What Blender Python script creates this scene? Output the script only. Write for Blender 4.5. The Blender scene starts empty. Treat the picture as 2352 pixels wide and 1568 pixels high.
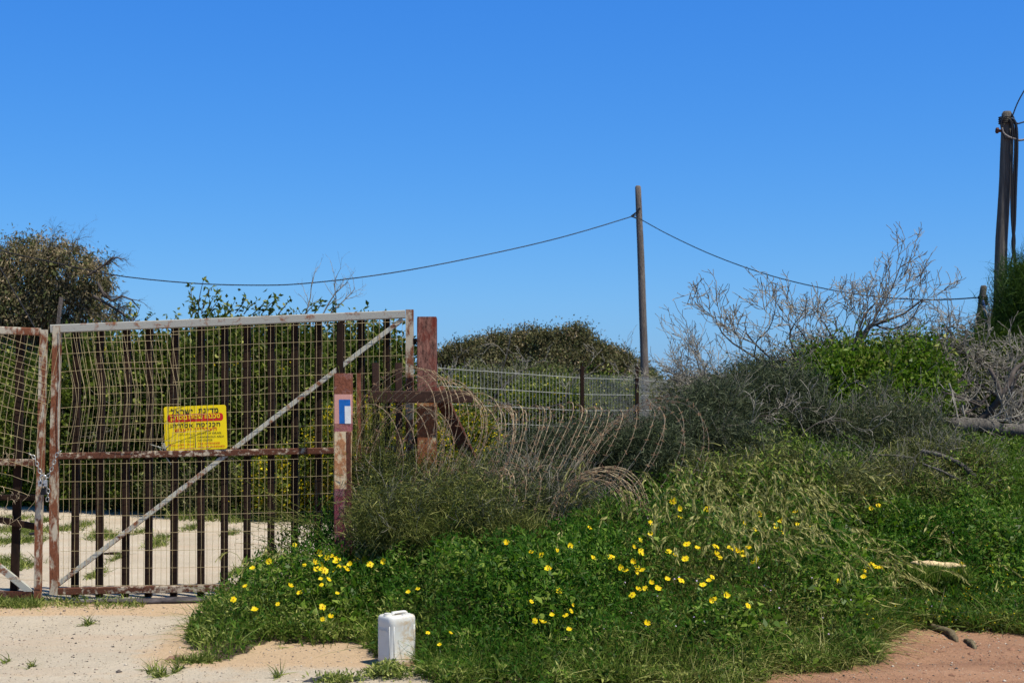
import bpy, math, random
import numpy as np
from mathutils import Vector, Matrix
R = math.radians
rng = np.random.default_rng(11)
random.seed(5)
scene = bpy.context.scene
COL = scene.collection

# ------------------------------------------------------------------ camera, sky, sun, exposure
FPX = 3266.7; HZ = 887.0; CX = 1176.0; EYE = 1.6
cam = bpy.data.cameras.new('camera'); camo = bpy.data.objects.new('camera', cam); COL.objects.link(camo)
camo.location = (0, 0, EYE); camo.rotation_euler = (R(90), 0, 0)
cam.sensor_width = 36; cam.lens = 50; cam.shift_y = 103 / 2352
cam.clip_start = .1; cam.clip_end = 6000
cam.dof.use_dof = True; cam.dof.focus_distance = 9.6; cam.dof.aperture_fstop = 7.0
scene.camera = camo
SUND = Vector((.375, -.28, .883)).normalized()
sel = math.asin(SUND.z); saz = math.atan2(SUND.x, SUND.y)
world = bpy.data.worlds.new("World"); scene.world = world; world.use_nodes = True
wn = world.node_tree; wn.nodes.clear()
wo = wn.nodes.new('ShaderNodeOutputWorld'); bg = wn.nodes.new('ShaderNodeBackground'); sky = wn.nodes.new('ShaderNodeTexSky')
hs = wn.nodes.new('ShaderNodeHueSaturation')
sky.sky_type = 'NISHITA'; sky.sun_disc = False; sky.sun_elevation = sel; sky.sun_rotation = saz
sky.altitude = 0; sky.air_density = 1.0; sky.dust_density = .35; sky.ozone_density = 3.0
hs.inputs['Saturation'].default_value = 1.28
# deeper, clearer blue: a per channel response curve on the sky texture
wn.links.new(sky.outputs[0], hs.inputs['Color']); ssp = wn.nodes.new('ShaderNodeSeparateColor'); scb = wn.nodes.new('ShaderNodeCombineColor'); wn.links.new(hs.outputs[0], ssp.inputs[0])
SKYS = .115; EXPO = .30
for ci, (ga, gp_) in enumerate(((.335, .86), (.60, .70), (.985, .42))):
    m1 = wn.nodes.new('ShaderNodeMath'); m1.operation = 'MULTIPLY'; m1.inputs[1].default_value = .125; m2 = wn.nodes.new('ShaderNodeMath'); m2.operation = 'POWER'; m2.inputs[1].default_value = gp_
    m3 = wn.nodes.new('ShaderNodeMath'); m3.operation = 'MULTIPLY'; m3.inputs[1].default_value = ga/SKYS/2**EXPO
    wn.links.new(ssp.outputs[ci], m1.inputs[0]); wn.links.new(m1.outputs[0], m2.inputs[0]); wn.links.new(m2.outputs[0], m3.inputs[0]); wn.links.new(m3.outputs[0], scb.inputs[ci])
tcw = wn.nodes.new('ShaderNodeTexCoord'); sxz = wn.nodes.new('ShaderNodeSeparateXYZ'); mrw = wn.nodes.new('ShaderNodeMapRange'); mrw.inputs[1].default_value = .3; mrw.inputs[2].default_value = .75
wn.links.new(tcw.outputs['Generated'], sxz.inputs[0]); wn.links.new(sxz.outputs[2], mrw.inputs[0])   # the dome darkens towards the zenith
zen = wn.nodes.new('ShaderNodeMix'); zen.data_type = 'RGBA'; zen.blend_type = 'MULTIPLY'; zen.inputs[7].default_value = (.85, .66, .42, 1); wn.links.new(mrw.outputs[0], zen.inputs['Factor']); wn.links.new(scb.outputs[0], zen.inputs[6])
wn.links.new(zen.outputs[2], bg.inputs[0]); wn.links.new(bg.outputs[0], wo.inputs[0])
bg.inputs[1].default_value = SKYS
sl = bpy.data.lights.new('sun', 'SUN'); sl.energy = 4.7; sl.angle = R(.53); sl.color = (1, .95, .83)
so = bpy.data.objects.new('sun', sl); COL.objects.link(so)
so.rotation_euler = SUND.to_track_quat('Z', 'Y').to_euler()
scene.view_settings.view_transform = 'Standard'; scene.view_settings.look = 'None'
scene.view_settings.exposure = EXPO; scene.view_settings.gamma = 1
scene.cycles.max_bounces = 6; scene.cycles.diffuse_bounces = 2; scene.cycles.transparent_max_bounces = 4

# ------------------------------------------------------------------ helpers
def P(px, py, Y): return Vector(((px - CX) / FPX * Y, Y, EYE - (py - HZ) / FPX * Y))
def sst(t):
    t = np.clip(t, 0, 1); return t * t * (3 - 2 * t)
_lat = np.random.default_rng(3).random((256, 256))
def vn(x, y, s, o=0):
    x = np.asarray(x, float) * s + 37.3 * (o + 1); y = np.asarray(y, float) * s + 17.9 * (o + 1)
    xi = np.floor(x).astype(int); yi = np.floor(y).astype(int); fx = sst(x - xi); fy = sst(y - yi)
    a = _lat[xi % 256, yi % 256]; b = _lat[(xi + 1) % 256, yi % 256]; c = _lat[xi % 256, (yi + 1) % 256]; d = _lat[(xi + 1) % 256, (yi + 1) % 256]
    return (a * (1 - fx) + b * fx) * (1 - fy) + (c * (1 - fx) + d * fx) * fy
YFX = [-9, -2.15, -2.05, -1.7, -1.55, -.87, -.80, -.56, -.50, -.3, 1.1, 1.5, 2.08, 2.4, 2.6, 2.9, 3.3, 5, 9]
YFY = [9.9, 9.9, 8.96, 8.25, 8.8, 8.85, 8.4, 8.35, 7.75, 7.45, 7.5, 7.85, 8.15, 9.0, 9.35, 9.3, 9.15, 9.4, 9.6]
def yf(X): return np.interp(X, YFX, YFY)
def veg(X, Y):
    n = (vn(X, Y, 4.5, 2) - .5) * .26 + (vn(X, Y, 15, 7) - .5) * .16
    xl = np.interp(Y, [8, 9, 10.3, 10.9, 12, 14, 17], [-2.1, -2.08, -2.0, -1.85, -1.35, -1.3, -1.5])
    return (Y > yf(X) + n) & (X > xl + n)
def zg(X, Y):
    X = np.asarray(X, float); Y = np.asarray(Y, float)
    m = sst((X + 1.75) / 1.5) * sst((Y - yf(X) - .1) / 2.6)
    z = .30 * m + .42 * sst((X - .4) / 2.6) * sst((Y - 9.6) / 4)
    z = z + .018 * (vn(X, Y, .7, 1) - .5) + .012 * (vn(X, Y, 3.1, 4) - .5) * (Y < 40)
    dirt = sst((X - .9) / .5) * sst((yf(X) + .1 - Y) / .4)
    z = z + dirt * (.035 * (vn(X * .35, Y, 5, 5) - .5) + .012 * (vn(X, Y, 14, 6) - .5))
    z = z + .2 * sst((Y - 18) / 6) * sst((X + 5) / 3)
    return z - .25 * sst((Y - 60) / 300)
def hcan(X, Y):
    e = Y - yf(X)
    h = .07 + .10 * sst(e / .8) + .20 * sst(e / 1.4) * sst((X + 2.1) / .6) * (1 - .4 * sst((X + .9) / .8))
    h = h + .10 * sst((X - .6) / .7) * sst((2.9 - X) / .8) * sst(e / .6)
    h = h * (.35 + .85 * vn(X, Y, 2.1, 8) + .5 * vn(X, Y, 5.5, 12)) + .06 * (vn(X, Y, 9, 9) - .3)
    return np.clip(h, .03, 1) * sst((e + .25) / .45 + .15)
def zgf(x, y): return float(zg(x, y))

def tag(o, label=None, cat=None, group=None, kind=None):
    if label: o['label'] = label
    if cat: o['category'] = cat
    if group: o['group'] = group
    if kind: o['kind'] = kind
    return o
def empty(name, loc, label=None, cat=None, group=None):
    o = bpy.data.objects.new(name, None); COL.objects.link(o); o.location = loc; o.empty_display_size = .1
    return tag(o, label, cat, group)
def npmesh(name, V, F, mats, parent=None, rnd=None, mi=None, smooth=False):
    """V (n,3) world coords; F (m,k) int"""
    V = np.asarray(V, np.float32).reshape(-1, 3); F = np.asarray(F, np.int32); k = F.shape[1]
    if parent is not None:
        V = V - np.array(parent.matrix_basis.translation if parent.parent is None else parent.matrix_basis.translation + parent.parent.matrix_basis.translation, np.float32)
    me = bpy.data.meshes.new(name); me.vertices.add(len(V)); me.vertices.foreach_set('co', V.ravel())
    me.loops.add(F.size); me.loops.foreach_set('vertex_index', F.ravel())
    me.polygons.add(len(F)); me.polygons.foreach_set('loop_start', np.arange(0, F.size, k, dtype=np.int32))
    if mi is not None: me.polygons.foreach_set('material_index', np.asarray(mi, np.int32))
    if smooth: me.polygons.foreach_set('use_smooth', np.ones(len(F), bool))
    if not isinstance(mats, (list, tuple)): mats = [mats]
    for m in mats: me.materials.append(m)
    if rnd is not None:
        a = me.attributes.new('rnd', 'FLOAT', 'POINT'); a.data.foreach_set('value', np.asarray(rnd, np.float32))
    me.update(calc_edges=True)
    o = bpy.data.objects.new(name, me); COL.objects.link(o)
    if parent is not None: o.parent = parent
    return o
class MB:
    """collects closed shapes (world coordinates) into one mesh"""
    def __init__(s): s.v = []; s.f = []; s.m = []
    def add(s, vs, fs, m=0):
        b = len(s.v); s.v += [tuple(v) for v in vs]; s.f += [tuple(b + i for i in f) for f in fs]; s.m += [m] * len(fs)
    def bar(s, a, b, w, d, up=(0, 1, 0), m=0, bev=.0):
        """square tube from a to b; w = size across, d = size along 'up'"""
        a = Vector(a); b = Vector(b); t = (b - a).normalized(); u = Vector(up); u = (u - t * u.dot(t)).normalized(); r = t.cross(u)
        if bev:
            q = [(-w/2+bev, -d/2), (w/2-bev, -d/2), (w/2, -d/2+bev), (w/2, d/2-bev), (w/2-bev, d/2), (-w/2+bev, d/2), (-w/2, d/2-bev), (-w/2, -d/2+bev)]
        else: q = [(-w/2, -d/2), (w/2, -d/2), (w/2, d/2), (-w/2, d/2)]
        n = len(q); vs = [a + r*x + u*y for x, y in q] + [b + r*x + u*y for x, y in q]
        s.add(vs, [tuple(range(n))[::-1], tuple(range(n, 2*n))] + [(i, (i+1) % n, n + (i+1) % n, n + i) for i in range(n)], m)
    def tube(s, pts, r, n=8, m=0, cap=True):
        pts = [Vector(p) for p in pts]; k = len(pts); rr = r if isinstance(r, (list, tuple)) else [r] * k
        vs = []; ref = None
        for i, p in enumerate(pts):
            t = (pts[min(i+1, k-1)] - pts[max(i-1, 0)]).normalized()
            if ref is None:
                ref = t.orthogonal().normalized()
            ref = (ref - t * ref.dot(t)).normalized(); bb = t.cross(ref)
            vs += [p + (ref*math.cos(2*math.pi*j/n) + bb*math.sin(2*math.pi*j/n)) * rr[i] for j in range(n)]
        fs = [(i*n+j, i*n+(j+1) % n, (i+1)*n+(j+1) % n, (i+1)*n+j) for i in range(k-1) for j in range(n)]
        if cap: fs += [tuple(range(n))[::-1], tuple(range((k-1)*n, k*n))]
        s.add(vs, fs, m)
    def build(s, name, mats, parent=None, smooth=False):
        me = bpy.data.meshes.new(name)
        off = Vector((0, 0, 0))
        q = parent
        while q is not None: off += q.location; q = q.parent
        me.from_pydata([tuple(Vector(v) - off) for v in s.v], [], s.f)
        if not isinstance(mats, (list, tuple)): mats = [mats]
        for m in mats: me.materials.append(m)
        me.polygons.foreach_set('material_index', s.m)
        if smooth: me.polygons.foreach_set('use_smooth', [True] * len(s.f))
        me.update(); o = bpy.data.objects.new(name, me); COL.objects.link(o)
        if parent is not None: o.parent = parent
        return o
def unit(a): return a / np.maximum(np.linalg.norm(a, axis=-1, keepdims=True), 1e-9)
def rdir(n, bias=(0, 0, 0), k=1.0): return unit(rng.normal(size=(n, 3)) * k + np.array(bias))
def leafV(B, D, L, W, fold=.25):
    """kite leaves: B base (n,3), D dir; L, W (n,)"""
    n = len(B); N = unit(np.cross(D, rng.normal(size=(n, 3)))); S = np.cross(D, N); L = L[:, None]; W = W[:, None]
    V = np.stack([B, B + D*L*.45 + S*W*.5 + N*W*fold, B + D*L - N*L*.12, B + D*L*.45 - S*W*.5 + N*W*fold], 1)
    return V.reshape(-1, 3), np.arange(4*n).reshape(n, 4)
def leafU(B, D, L, W, up=.8, fold=.15):
    """leaves whose flat side tends to face up"""
    n = len(B); nn = unit(rng.normal(size=(n, 3)) * (1-up) + np.array([.1, -.25, up])); S = unit(np.cross(D, nn)); N = np.cross(S, D); L = L[:, None]; W = W[:, None]
    V = np.stack([B, B + D*L*.45 + S*W*.5 + N*W*fold, B + D*L - N*L*.15, B + D*L*.45 - S*W*.5 + N*W*fold], 1)
    return V.reshape(-1, 3), np.arange(4*n).reshape(n, 4)
def bladeV(B, D, L, W, droop=.3, seg=3):
    """curved tapering ribbons"""
    n = len(B); S = unit(np.cross(D, unit(rng.normal(size=(n, 3))))); side = unit(np.concatenate([rng.normal(size=(n, 2)), np.zeros((n, 1))], 1))
    dr = (droop * (0.3 + rng.random(n) * 1.2))[:, None] if np.isscalar(droop) else droop[:, None]
    L = L[:, None]; W = W[:, None]; out = []
    for i in range(seg+1):
        t = i/seg; c = B + D*L*t + (side*.6 + np.array([0, 0, -.55])) * dr * L * t*t; w = W * (1-t*.92) * .5
        out += [c - S*w, c + S*w]
    V = np.stack(out, 1).reshape(-1, 3); st = 2*(seg+1); b = (np.arange(n)*st)[:, None]
    F = np.concatenate([b + np.array([2*i, 2*i+1, 2*i+3, 2*i+2]) for i in range(seg)], 0)
    return V, F
def tubesV(PL, RR, sides=3):
    """PL (n,k,3), RR (n,k)"""
    n, k, _ = PL.shape; T = np.gradient(PL, axis=1); T = unit(T); avg = unit(PL[:, -1] - PL[:, 0] + 1e-6); ref = unit(np.cross(avg, rng.normal(size=(n, 3))))[:, None, :]
    U = unit(np.cross(T, ref)); W = np.cross(T, U); a = np.arange(sides) * 2*math.pi/sides
    V = PL[:, :, None, :] + (U[:, :, None, :]*np.cos(a)[None, None, :, None] + W[:, :, None, :]*np.sin(a)[None, None, :, None]) * RR[:, :, None, None]
    V = V.reshape(-1, 3); b = (np.arange(n)*k*sides)[:, None]; F = []
    for i in range(k-1):
        for j in range(sides): F.append(b + np.array([i*sides+j, i*sides+(j+1) % sides, (i+1)*sides+(j+1) % sides, (i+1)*sides+j]))
    return V, np.concatenate(F, 0)
def cat(parts):
    Vs = []; Fs = []; o = 0
    for V, F in parts: Vs.append(V); Fs.append(F + o); o += len(V)
    return np.concatenate(Vs), np.concatenate(Fs)
def resample(pts, k):
    pts = np.array([tuple(p) for p in pts], float); n = len(pts)
    if n == 2: t = np.linspace(0, 1, k)[:, None]; return pts[0]*(1-t) + pts[1]*t
    e = np.concatenate([[2*pts[0]-pts[1]], pts, [2*pts[-1]-pts[-2]]]); out = []
    for s in np.linspace(0, n-1-1e-6, k):
        i = int(s); t = s-i; a, b, c, d = e[i], e[i+1], e[i+2], e[i+3]
        out.append(.5*((2*b)+(-a+c)*t+(2*a-5*b+4*c-d)*t*t+(-a+3*b-3*c+d)*t**3))
    return np.array(out)
def grow(PL, R0, levels, counts, lens, bias=(0, 0, .5), wig=.12, spread=.9, tr=(.15, 1.0), thin=.6, k=6):
    """branching twigs. PL (n,k,3) parents; returns all levels [(PL,RR)]"""
    out = [(PL, R0)]; par, pr = PL, R0
    for lv in range(levels):
        m = counts[lv]; n = len(par); idx = np.repeat(np.arange(n), m); t = rng.uniform(tr[0], tr[1], n*m) * (k-1-1e-3); i = t.astype(int); f = (t-i)[:, None]
        base = par[idx, i]*(1-f) + par[idx, i+1]*f; pd = unit(par[idx, i+1] - par[idx, i])
        d = unit(pd + rng.normal(size=(n*m, 3))*spread*.6 + np.array(bias)*.6); L = lens[lv] * rng.uniform(.5, 1.3, n*m)
        ch = np.zeros((n*m, k, 3)); ch[:, 0] = base; cur = d
        for j in range(1, k):
            cur = unit(cur + rng.normal(size=cur.shape)*wig + np.array(bias)*.05); ch[:, j] = ch[:, j-1] + cur*(L/(k-1))[:, None]
        r0 = (pr[idx, i]*thin)[:, None]; rr = r0 * np.linspace(1, .35, k)[None, :]
        rr = np.maximum(rr, .0012); out.append((ch, rr)); par, pr = ch, rr
    return out
def twigmesh(name, levels, mat, parent=None, sides=(5, 4, 3, 3, 3)):
    parts = [tubesV(PL, RR, sides[min(i, len(sides)-1)]) for i, (PL, RR) in enumerate(levels)]
    V, F = cat(parts); return npmesh(name, V, F, mat, parent, smooth=True)

# ------------------------------------------------------------------ materials
MC = {}
def newmat(name):
    m = bpy.data.materials.new(name); m.use_nodes = True; nt = m.node_tree; b = nt.nodes['Principled BSDF']; return m, nt, b
def ramp(nt, src, stops, interp='LINEAR'):
    r = nt.nodes.new('ShaderNodeValToRGB'); e = r.color_ramp; e.interpolation = interp
    while len(e.elements) < len(stops): e.elements.new(.5)
    for el, (p, c) in zip(e.elements, stops): el.position = p; el.color = (*c, 1)
    nt.links.new(src, r.inputs[0]); return r.outputs[0]
def noise(nt, scale, detail=4, rough=.6, vec=None, dist=0):
    n = nt.nodes.new('ShaderNodeTexNoise'); n.inputs['Scale'].default_value = scale; n.inputs['Detail'].default_value = detail; n.inputs['Roughness'].default_value = rough; n.inputs['Distortion'].default_value = dist
    if vec: nt.links.new(vec, n.inputs['Vector'])
    return n.outputs[0]
def objco(nt, scale=(1, 1, 1), kind='Object'):
    t = nt.nodes.new('ShaderNodeTexCoord'); mp = nt.nodes.new('ShaderNodeMapping'); mp.inputs['Scale'].default_value = scale
    nt.links.new(t.outputs[kind], mp.inputs[0]); return mp.outputs[0]
def mixc(nt, f, a, b, mode='MIX'):
    m = nt.nodes.new('ShaderNodeMix'); m.data_type = 'RGBA'; m.blend_type = mode
    for s, v in ((m.inputs['Factor'], f), (m.inputs[6], a), (m.inputs[7], b)):
        if isinstance(v, (int, float)): s.default_value = v
        elif isinstance(v, tuple): s.default_value = (*v, 1)
        else: nt.links.new(v, s)
    return m.outputs[2]
def mth(nt, op, a, b=None, clamp=False):
    m = nt.nodes.new('ShaderNodeMath'); m.operation = op; m.use_clamp = clamp
    for s, v in ((m.inputs[0], a), (m.inputs[1], b)):
        if v is None: continue
        if isinstance(v, (int, float)): s.default_value = v
        else: nt.links.new(v, s)
    return m.outputs[0]
def bump(nt, b, h, dist=.01, st=.6):
    n = nt.nodes.new('ShaderNodeBump'); n.inputs['Distance'].default_value = dist; n.inputs['Strength'].default_value = st
    nt.links.new(h, n.inputs['Height']); nt.links.new(n.outputs[0], b.inputs['Normal'])
def leafmat(name, stops, rough=.5, transl=.3, tcol=None):
    m, nt, b = newmat(name); b.inputs['Specular IOR Level'].default_value = .12; a = nt.nodes.new('ShaderNodeAttribute'); a.attribute_name = 'rnd'
    c = ramp(nt, a.outputs['Fac'], stops); nt.links.new(c, b.inputs['Base Color']); b.inputs['Roughness'].default_value = rough
    tr = nt.nodes.new('ShaderNodeBsdfTranslucent'); ms = nt.nodes.new('ShaderNodeMixShader'); ms.inputs[0].default_value = transl
    tc = mixc(nt, .6, c, tcol or (.12, .22, .02)); nt.links.new(tc, tr.inputs[0])
    nt.links.new(b.outputs[0], ms.inputs[1]); nt.links.new(tr.outputs[0], ms.inputs[2])
    nt.links.new(ms.outputs[0], nt.nodes['Material Output'].inputs[0]); return m
def rustmat(name, paint, rust, rust2, amt=.5, scale=6, stretch=(1, 1, 1), edge=.03, metal=0, dark=None):
    m, nt, b = newmat(name); v = objco(nt, stretch)
    n1 = noise(nt, scale, 6, .65, v); n2 = noise(nt, scale*5, 4, .7, v); n3 = noise(nt, 2.2, 2, .5, objco(nt))
    rc = ramp(nt, n2, [(.3, rust), (.65, rust2)])
    s = mth(nt, 'ADD', mth(nt, 'MULTIPLY', n1, .75), mth(nt, 'MULTIPLY', n3, .25))
    f = ramp(nt, s, [(max(0, 1-amt-.0-edge-.02)*1.0, (0, 0, 0)), (min(1, 1-amt+edge), (1, 1, 1))])
    pc = mixc(nt, mth(nt, 'MULTIPLY', n2, .35), paint, tuple(x*.7 for x in paint))
    c = mixc(nt, f, rc, pc) if False else mixc(nt, f, pc, rc)
    nt.links.new(c, b.inputs['Base Color']); b.inputs['Roughness'].default_value = .8; b.inputs['Specular IOR Level'].default_value = .2
    bump(nt, b, mth(nt, 'ADD', f, n2), .003, .5); return m
def plain(name, col, rough=.7, nsc=20, var=.35, bmp=.002, stretch=(1, 1, 1), metal=0, col2=None):
    m, nt, b = newmat(name); n = noise(nt, nsc, 5, .65, objco(nt, stretch))
    c = ramp(nt, n, [(.3, tuple(x*(1-var) for x in col)), (.7, col2 or tuple(min(1, x*(1+var)) for x in col))])
    nt.links.new(c, b.inputs['Base Color']); b.inputs['Roughness'].default_value = rough; b.inputs['Specular IOR Level'].default_value = .25; b.inputs['Metallic'].default_value = metal
    if bmp: bump(nt, b, n, bmp)
    return m
M = {}
M['darkbar'] = plain('dark_rusty_bar', (.013, .007, .004), .95, 14, .45, .002, (1, 1, .3), col2=(.032, .014, .007))
M['rail_grey'] = rustmat('grey_paint_rust', (.35, .345, .31), (.15, .05, .02), (.28, .12, .06), .415, 12, (1, 1, 1))
M['stile'] = rustmat('rusty_cream_paint', (.50, .44, .34), (.11, .038, .02), (.24, .09, .045), .505, 16, (1, 1, .45))
M['stile_dark'] = rustmat('mostly_rust', (.38, .30, .22), (.05, .018, .012), (.14, .05, .028), .6, 14, (1, 1, .5))
M['rail_rust'] = rustmat('rust_with_paint_flakes', (.48, .40, .30), (.05, .020, .013), (.14, .052, .028), .525, 24, (1, 1, 1.2))
M['brace'] = rustmat('brace_paint', (.44, .43, .37), (.13, .05, .025), (.26, .11, .055), .445, 16)
M['wire'] = plain('tan_wire', (.42, .33, .18), .6, 30, .25, 0)
M['fence_wire'] = plain('galvanised_wire', (.34, .34, .30), .6, 30, .2, 0)
M['redpost'] = rustmat('red_oxide_paint', (.15, .030, .019), (.035, .013, .010), (.32, .15, .11), .475, 9, (1, 1, .4))
M['redpost_low'] = rustmat('rust_cream', (.50, .40, .25), (.14, .045, .02), (.32, .12, .05), .53, 14, (1, 1, .5))
M['brownbeam'] = plain('brown_beam', (.045, .021, .014), .75, 60, .35, .002)
M['oxide_strip'] = rustmat('oxide_strip', (.28, .10, .06), (.08, .03, .02), (.25, .09, .04), .5, 10)
M['barb'] = plain('rusty_barbed_wire', (.34, .25, .145), .8, 25, .45, 0, col2=(.62, .49, .32))
M['barb_tip'] = plain('dark_rusty_barb', (.24, .145, .085), .8, 25, .3, 0)
M['blue'] = plain('blue_paint', (.008, .12, .42), .6, 30, .2, .001)
M['white'] = plain('white_paint', (.72, .72, .70), .6, 30, .12, .001)
M['yellow'] = plain('yellow_sign', (.88, .66, .004), .45, 6, .06, 0)
M['black'] = plain('black_ink', (.02, .02, .015), .5, 6, .1, 0)
M['red'] = plain('red_ink', (.55, .02, .015), .45, 6, .1, 0)
M['chain'] = plain('galvanised_chain', (.38, .38, .36), .4, 60, .3, 0, metal=.7)
M['lock'] = plain('steel_lock', (.42, .43, .45), .32, 40, .2, 0, metal=.8)
M['cable'] = plain('black_cable', (.018, .018, .02), .5, 20, .2, 0)
M['bluecable'] = plain('blue_cable', (.02, .06, .2), .5, 20, .2, 0)
M['rope'] = plain('braided_cable', (.20, .18, .17), .7, 60, .6, .002)
M['pipe'] = plain('black_pipe', (.045, .038, .04), .6, 15, .4, .004, col2=(.12, .10, .10))
M['asphalt'] = plain('asphalt_lump', (.05, .05, .055), .9, 40, .4, .01)
def woodmat(name, a, b2, c):
    m, nt, b = newmat(name); v = objco(nt, (9, 9, .6)); n = noise(nt, 6, 8, .7, v, .6); n2 = noise(nt, 1.6, 3, .6, objco(nt, (1, 1, .6)))
    col = ramp(nt, mth(nt, 'ADD', mth(nt, 'MULTIPLY', n, .7), mth(nt, 'MULTIPLY', n2, .3)), [(.32, a), (.5, b2), (.66, c)])
    nt.links.new(col, b.inputs['Base Color']); b.inputs['Roughness'].default_value = .85; bump(nt, b, n, .035, 1.0); return m
M['pole'] = woodmat('weathered_pole', (.05, .04, .034), (.15, .12, .10), (.26, .22, .18))
M['pole_dark'] = woodmat('dark_pole', (.04, .034, .028), (.115, .10, .083), (.23, .20, .17))
M['log'] = woodmat('dead_log', (.02, .017, .014), (.11, .095, .08), (.30, .27, .22))
M['twig'] = plain('dead_twig', (.12, .105, .085), .85, 9, .5, 0, col2=(.44, .40, .33))
M['twig_dark'] = plain('dark_twig', (.06, .048, .04), .85, 9, .5, 0, col2=(.15, .12, .10))
M['bark'] = plain('pale_bark', (.20, .17, .14), .85, 8, .5, .003, col2=(.36, .32, .27))
M['stem'] = plain('green_stem', (.05, .085, .02), .7, 10, .3, 0)
M['straw'] = plain('straw', (.38, .30, .14), .7, 10, .4, 0)
g3 = lambda a, b, c: [(0, a), (.55, b), (1, c)]
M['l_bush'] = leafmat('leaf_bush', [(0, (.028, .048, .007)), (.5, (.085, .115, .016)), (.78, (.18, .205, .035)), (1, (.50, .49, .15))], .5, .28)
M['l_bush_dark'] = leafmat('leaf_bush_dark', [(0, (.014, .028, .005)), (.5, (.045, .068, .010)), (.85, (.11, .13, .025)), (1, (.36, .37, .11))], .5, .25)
M['l_olive'] = leafmat('leaf_olive', g3((.032, .046, .014), (.09, .105, .034), (.28, .26, .11)), .5, .2, (.14, .15, .05))
M['l_euc'] = leafmat('leaf_eucalyptus', g3((.06, .07, .03), (.22, .185, .10), (.66, .49, .32)), .6, .32, (.18, .14, .07))
M['l_far'] = leafmat('leaf_far', g3((.045, .060, .022), (.13, .13, .055), (.36, .30, .16)), .6, .25, (.13, .11, .05))
M['l_yel'] = leafmat('blossom_yellow', g3((.35, .27, .01), (.6, .46, .01), (.75, .62, .03)), .6, .3, (.7, .5, .02))
M['l_bright'] = leafmat('leaf_bright', g3((.022, .055, .004), (.065, .13, .008), (.26, .34, .06)), .4, .3, (.2, .4, .02))
M['l_grey'] = leafmat('leaf_grey', g3((.018, .030, .014), (.050, .066, .030), (.20, .22, .13)), .65, .15, (.1, .12, .06))
M['l_thorn'] = leafmat('leaf_thorn', g3((.026, .040, .006), (.10, .12, .020), (.44, .42, .14)), .65, .15, (.12, .14, .04))
M['l_lush'] = leafmat('leaf_lush', g3((.012, .038, .003), (.040, .105, .009), (.20, .31, .04)), .5, .33, (.06, .24, .02))
M['l_pale'] = leafmat('leaf_pale', g3((.026, .050, .006), (.10, .14, .022), (.46, .47, .14)), .5, .25, (.22, .3, .06))
M['l_grass'] = leafmat('leaf_grass', g3((.016, .042, .004), (.070, .13, .012), (.36, .41, .08)), .4, .3, (.14, .3, .03))
M['l_dry'] = leafmat('leaf_dry', g3((.20, .20, .05), (.42, .40, .14), (.68, .62, .27)), .55, .3, (.4, .34, .1))
M['l_red'] = leafmat('leaf_brown', g3((.05, .02, .012), (.12, .05, .03), (.2, .1, .06)), .6, .15, (.14, .06, .03))
M['l_feather'] = leafmat('leaf_feather', g3((.010, .03, .006), (.028, .065, .010), (.07, .12, .02)), .55, .2)
M['petal'] = leafmat('petal', g3((.80, .50, .006), (.88, .66, .01), (.92, .78, .03)), .5, .25, (.9, .65, .02))
M['petal_disc'] = plain('flower_disc', (.65, .30, .01), .7, 300, .3, 0)
M['l_mauve'] = leafmat('blossom_mauve', g3((.4, .28, .5), (.55, .42, .6), (.7, .65, .75)), .6, .2, (.5, .4, .5))
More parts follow.
